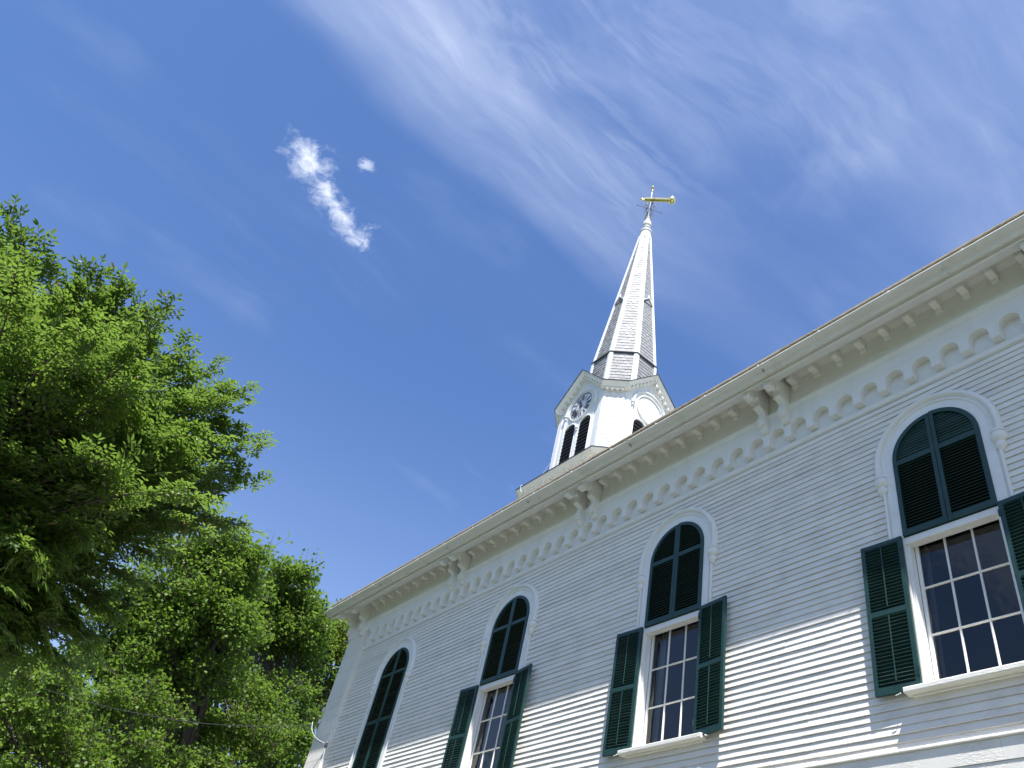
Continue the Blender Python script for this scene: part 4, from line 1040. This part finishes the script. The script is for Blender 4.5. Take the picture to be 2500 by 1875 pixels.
def elm_tree():
    """near tree: curved boughs, each a flat drooping plume of side shoots, so that layers and gaps show"""
    r = np.random.default_rng(17)
    bxy = (CAM+ray(-420, 1500)*9.5)[:2]; B = np.array([bxy[0], bxy[1], GZ]); Fk = np.array([bxy[0]+0.3, bxy[1]+0.2, -3.4])
    e = empty('elm_tree', tuple(B)); tag(e, 'large elm tree reaching in from the left with feathery layered foliage', 'tree', 'trees left of the church')
    t = MB(); t.tube([Vector(B+(Fk-B)*f_+np.array([0.05*math.sin(5*f_), 0.04*math.cos(4*f_), 0])) for f_ in np.linspace(0, 1, 9)], [0.46, 0.34, 0.32, 0.31, 0.30, 0.29, 0.28, 0.27, 0.26], 14); t.build('trunk', 'bark', e, smooth=60)
    tips = [(20, 515, 9.6), (98, 582, 9.7), (62, 640, 9.4), (185, 650, 9.8), (232, 655, 9.6), (302, 678, 9.9), (372, 668, 9.8), (430, 742, 9.9), (405, 800, 9.6), (462, 842, 9.8), (455, 880, 9.7),
            (540, 905, 10.0), (610, 960, 10.0), (600, 1000, 9.8), (645, 1062, 10.1), (640, 1100, 9.9), (640, 1165, 10.0), (575, 1200, 9.8), (632, 1284, 10.1), (560, 1275, 9.7), (500, 1290, 9.5), (420, 1335, 9.4), (350, 1400, 9.3), (290, 1470, 9.2), (230, 1560, 9.1), (150, 1620, 9.0)]
    poly = [(-90, 540), (20, 545), (60, 620), (50, 720), (130, 735), (190, 690), (300, 715), (360, 700), (395, 760), (380, 820), (420, 860), (390, 930), (520, 945), (575, 990), (600, 1070), (575, 1130), (520, 1190), (540, 1250), (440, 1290), (360, 1330), (260, 1430), (190, 1540), (100, 1620), (-90, 1700)]
    def inside(x, y):
        c_ = False
        for (x1, y1), (x2, y2) in zip(poly, poly[1:]+poly[:1]):
            if (y1 > y) != (y2 > y) and x < (x2-x1)*(y-y1)/(y2-y1)+x1: c_ = not c_
        return c_
    grid = []
    for v in range(560, 1700, 62):
        for u in range(-80, 660, 66):
            uu, vv = u+r.uniform(-28, 28), v+r.uniform(-26, 26)
            if inside(uu, vv): grid.append((uu, vv, r.uniform(7.9, 10.8)))
    for v in range(640, 1500, 95):                              # the far side of the crown
        for u in range(-60, 560, 90):
            uu, vv = u+r.uniform(-40, 40), v+r.uniform(-40, 40)
            if inside(uu+45, vv) and inside(uu, vv): grid.append((uu, vv, r.uniform(12.0, 17.5)))
    pos, dr, sz, S0, S1 = [], [], [], [], []; lb = MB()
    for bi, (u, v, D) in enumerate(tips+grid):
        u -= 50*min(1.0, max(0.0, (u-150)/250)); v += 50*min(1.0, max(0.0, (950-v)/300))
        tip = np.array(CAM+ray(u, v)*D); edge = bi < len(tips)
        to = Fk-tip; dist = np.linalg.norm(to); L = min(dist*0.55, r.uniform(1.1, 1.9))
        org = tip+to/dist*L+np.array([0, 0, -0.10*L]); side0 = unit(np.cross(to/dist, [0, 0, 1]))
        mid = (tip+org)/2+np.array([0, 0, 0.16*L])+side0*r.normal(0, 0.08*L)
        path = np.array([org*(1-q)**2+mid*2*q*(1-q)+tip*q*q for q in np.linspace(0, 1, 11)])
        lb.tube([Vector(p_) for p_ in path], [0.017*(1-0.85*q/10)+0.0025 for q in range(11)], 5)
        if r.random() < 0.5:                                    # the bough springs from a heavier limb
            lim = np.array([Fk*(1-q)**2+((Fk+org)/2+np.array([0, 0, 0.25*dist*0.4]))*2*q*(1-q)+org*q*q for q in np.linspace(0, 1, 9)])
            lb.tube([Vector(p_) for p_ in lim], [0.075*(1-q/9)+0.017 for q in range(9)], 6)
        tilt = unit(np.array([r.normal(0, 0.25), r.normal(0, 0.25), 1.0]))
        for k in range(1, 11):
            p_ = path[k]; d_ = unit(path[k]-path[k-1]); sd = unit(np.cross(tilt, d_)); f_ = k/10
            ln = (0.16+0.42*(1-f_)**0.8)*r.uniform(0.75, 1.2)
            for sg in ((-1, 1) if k < 10 else (0,)):
                if r.random() < 0.12: continue
                dd = unit(d_*0.72+sd*sg*0.72+np.array([0, 0, r.normal(-0.02, 0.16)]))
                pos.append(p_); dr.append(dd); sz.append((max(ln, 0.24) if sg else 0.34)*(1.5 if D > 11.5 else 1.0))
    pos = np.array(pos); dr = np.array(dr); sz = np.array(sz)
    me, T0, T1 = crown_mesh(pos, dr, sz, 'elm', 0.086, 'leaf_elm', 19)
    lb.build('limbs', 'bark', e, smooth=60)
    link(bpy.data.objects.new('crown', me), e)
    link(bpy.data.objects.new('twigs', prisms_np('twigs', T0, T1, 0.0042, 0.0018, 'bark')), e)['kind'] = 'stuff'
    return len(me.polygons)
tot = elm_tree()
near_maple = []
for u, v, D, rp in [(430, 1380, 27, 70), (500, 1370, 27, 70), (560, 1345, 27, 62), (600, 1360, 27.5, 40), (520, 1450, 26.5, 80), (440, 1470, 26, 75), (360, 1450, 26, 70), (580, 1440, 27, 62), (480, 1540, 26, 80), (390, 1560, 26, 75), (560, 1530, 26.5, 70), (300, 1520, 26, 70), (500, 1640, 26, 60), (300, 1620, 25.5, 75), (200, 1600, 25.5, 70), (400, 1650, 26, 60)]:
    near_maple.append(cl(u, v, D, rp, 0.75))
tot += tree('maple_tree', 'tall maple with dense green crown just right of the elm', 'trees left of the church', tuple((CAM+ray(455, 1875)*26.5)[:2]), -0.5, near_maple, 'maple', 0.115, 120, 0.72, 'leaf_maple', 21, 0.34)
maple2 = []
for u, v, D, rp in [(660, 1420, 31, 55), (715, 1425, 31, 55), (750, 1470, 31, 42), (640, 1490, 30.5, 60), (700, 1510, 31, 68), (755, 1530, 31.5, 45), (640, 1580, 30.5, 45), (690, 1590, 31, 60), (745, 1600, 31, 48), (610, 1540, 30, 40)]:
    maple2.append(cl(u, v, D, rp, 0.75))
tot += tree('maple_tree', 'rounded maple whose crown tops out halfway between elm and church corner', 'trees left of the church', tuple((CAM+ray(660, 1875)*31)[:2]), 0.2, maple2, 'maple', 0.12, 110, 0.75, 'leaf_maple', 23, 0.30)
lime = []
for u, v, D, rp in [(800, 1545, 40, 42), (830, 1565, 40, 42), (770, 1580, 39.5, 40), (850, 1610, 40, 40), (800, 1620, 40, 50), (830, 1680, 40, 38), (780, 1690, 39.5, 34), (740, 1640, 39.5, 30), (800, 1740, 40, 30), (760, 1750, 39.5, 26)]:
    lime.append(cl(u, v, D, rp, 0.8))
tot += tree('maple_tree', 'yellow-green tree behind the left corner of the church', 'trees left of the church', tuple((CAM+ray(790, 1875)*40)[:2]), 1.5, lime, 'lime', 0.14, 90, 0.9, 'leaf_lime', 25, 0.28)
back = []
for u, v, D, rp in [(380, 1480, 38, 60), (470, 1490, 38, 60), (560, 1480, 38, 58), (640, 1500, 38, 55), (700, 1530, 38, 45), (330, 1580, 37, 62), (430, 1600, 37, 62), (530, 1610, 37, 60), (620, 1600, 38, 55), (250, 1640, 37, 60), (350, 1690, 37, 60), (480, 1700, 37, 60), (590, 1700, 37, 58), (680, 1660, 38, 40), (160, 1720, 36, 70), (60, 1700, 36, 76), (270, 1780, 36, 66), (150, 1820, 35, 72), (40, 1830, 35, 80), (380, 1800, 36, 60), (500, 1800, 36, 60), (610, 1800, 36, 55), (-30, 1640, 36, 70), (700, 1790, 37, 40)]:
    back.append(cl(u, v, D, rp, 0.8))
tot += tree('maple_tree', 'broad shaded maple filling the gaps behind the nearer maples', 'trees left of the church', tuple((CAM+ray(520, 1875)*38)[:2]), 0.5, back, 'maple', 0.15, 105, 0.9, 'leaf_maple', 31, 0.36)
low1 = []
for u, v, D, rp in [(560, 1670, 29, 62), (630, 1730, 28, 60), (480, 1690, 28, 50), (700, 1690, 30, 48), (590, 1790, 27, 68), (680, 1810, 28, 58), (500, 1790, 27, 60), (640, 1880, 27, 66), (735, 1760, 30, 36), (720, 1870, 29, 36), (540, 1890, 26, 66), (440, 1850, 27, 50)]:
    low1.append(cl(u, v, D, rp, 0.7))
tot += tree('maple_tree', 'lower bushy maple crossed by the utility cable beside the church corner', 'trees left of the church', tuple((CAM+ray(590, 2100)*28)[:2]), -4.0, low1, 'maple', 0.10, 130, 0.68, 'leaf_maple', 27, 0.22)
low2 = []
for u, v, D, rp in [(330, 1690, 24, 50), (230, 1740, 24, 66), (120, 1690, 23, 60), (400, 1760, 25, 50), (310, 1840, 24, 66), (180, 1850, 23, 70), (60, 1790, 23, 76), (-30, 1700, 23, 70), (390, 1890, 25, 56), (250, 1930, 24, 70), (100, 1930, 23, 80), (-40, 1880, 23, 80)]:
    low2.append(cl(u, v, D, rp, 0.7))
tot += tree('maple_tree', 'shaded maple low in the left corner under the elm', 'trees left of the church', tuple((CAM+ray(290, 2100)*24)[:2]), -5.0, low2, 'maple', 0.095, 130, 0.62, 'leaf_maple', 29, 0.24)
# unseen trees added behind the viewer to keep low sky off the eaves
r = np.random.default_rng(41); n = 2600
cx = r.uniform(-60, 40, n); hh = 9+3*np.sin(cx*0.21)+2*np.sin(cx*0.57+1)
pos = np.stack([cx, -27-r.random(n)**2*9+1.5*np.sin(cx*0.5), GZ+1+hh*r.random(n)**0.6], axis=1)
dr = np.stack([r.normal(0, 0.5, n), 0.6+0*cx, 0.5+0.4*r.normal(0, 1, n)], axis=1)
me, _, _ = crown_mesh(pos, dr, np.full(n, 2.2), 'maple', 0.75, 'leaf_maple', 43)
tag(link(bpy.data.objects.new('sky_block_trees', me)), 'unseen mass of leafy trees added to block low sky from the church', 'sky_block_trees', kind='stuff')
print('leaf faces', tot, 'objects', len(bpy.data.objects))
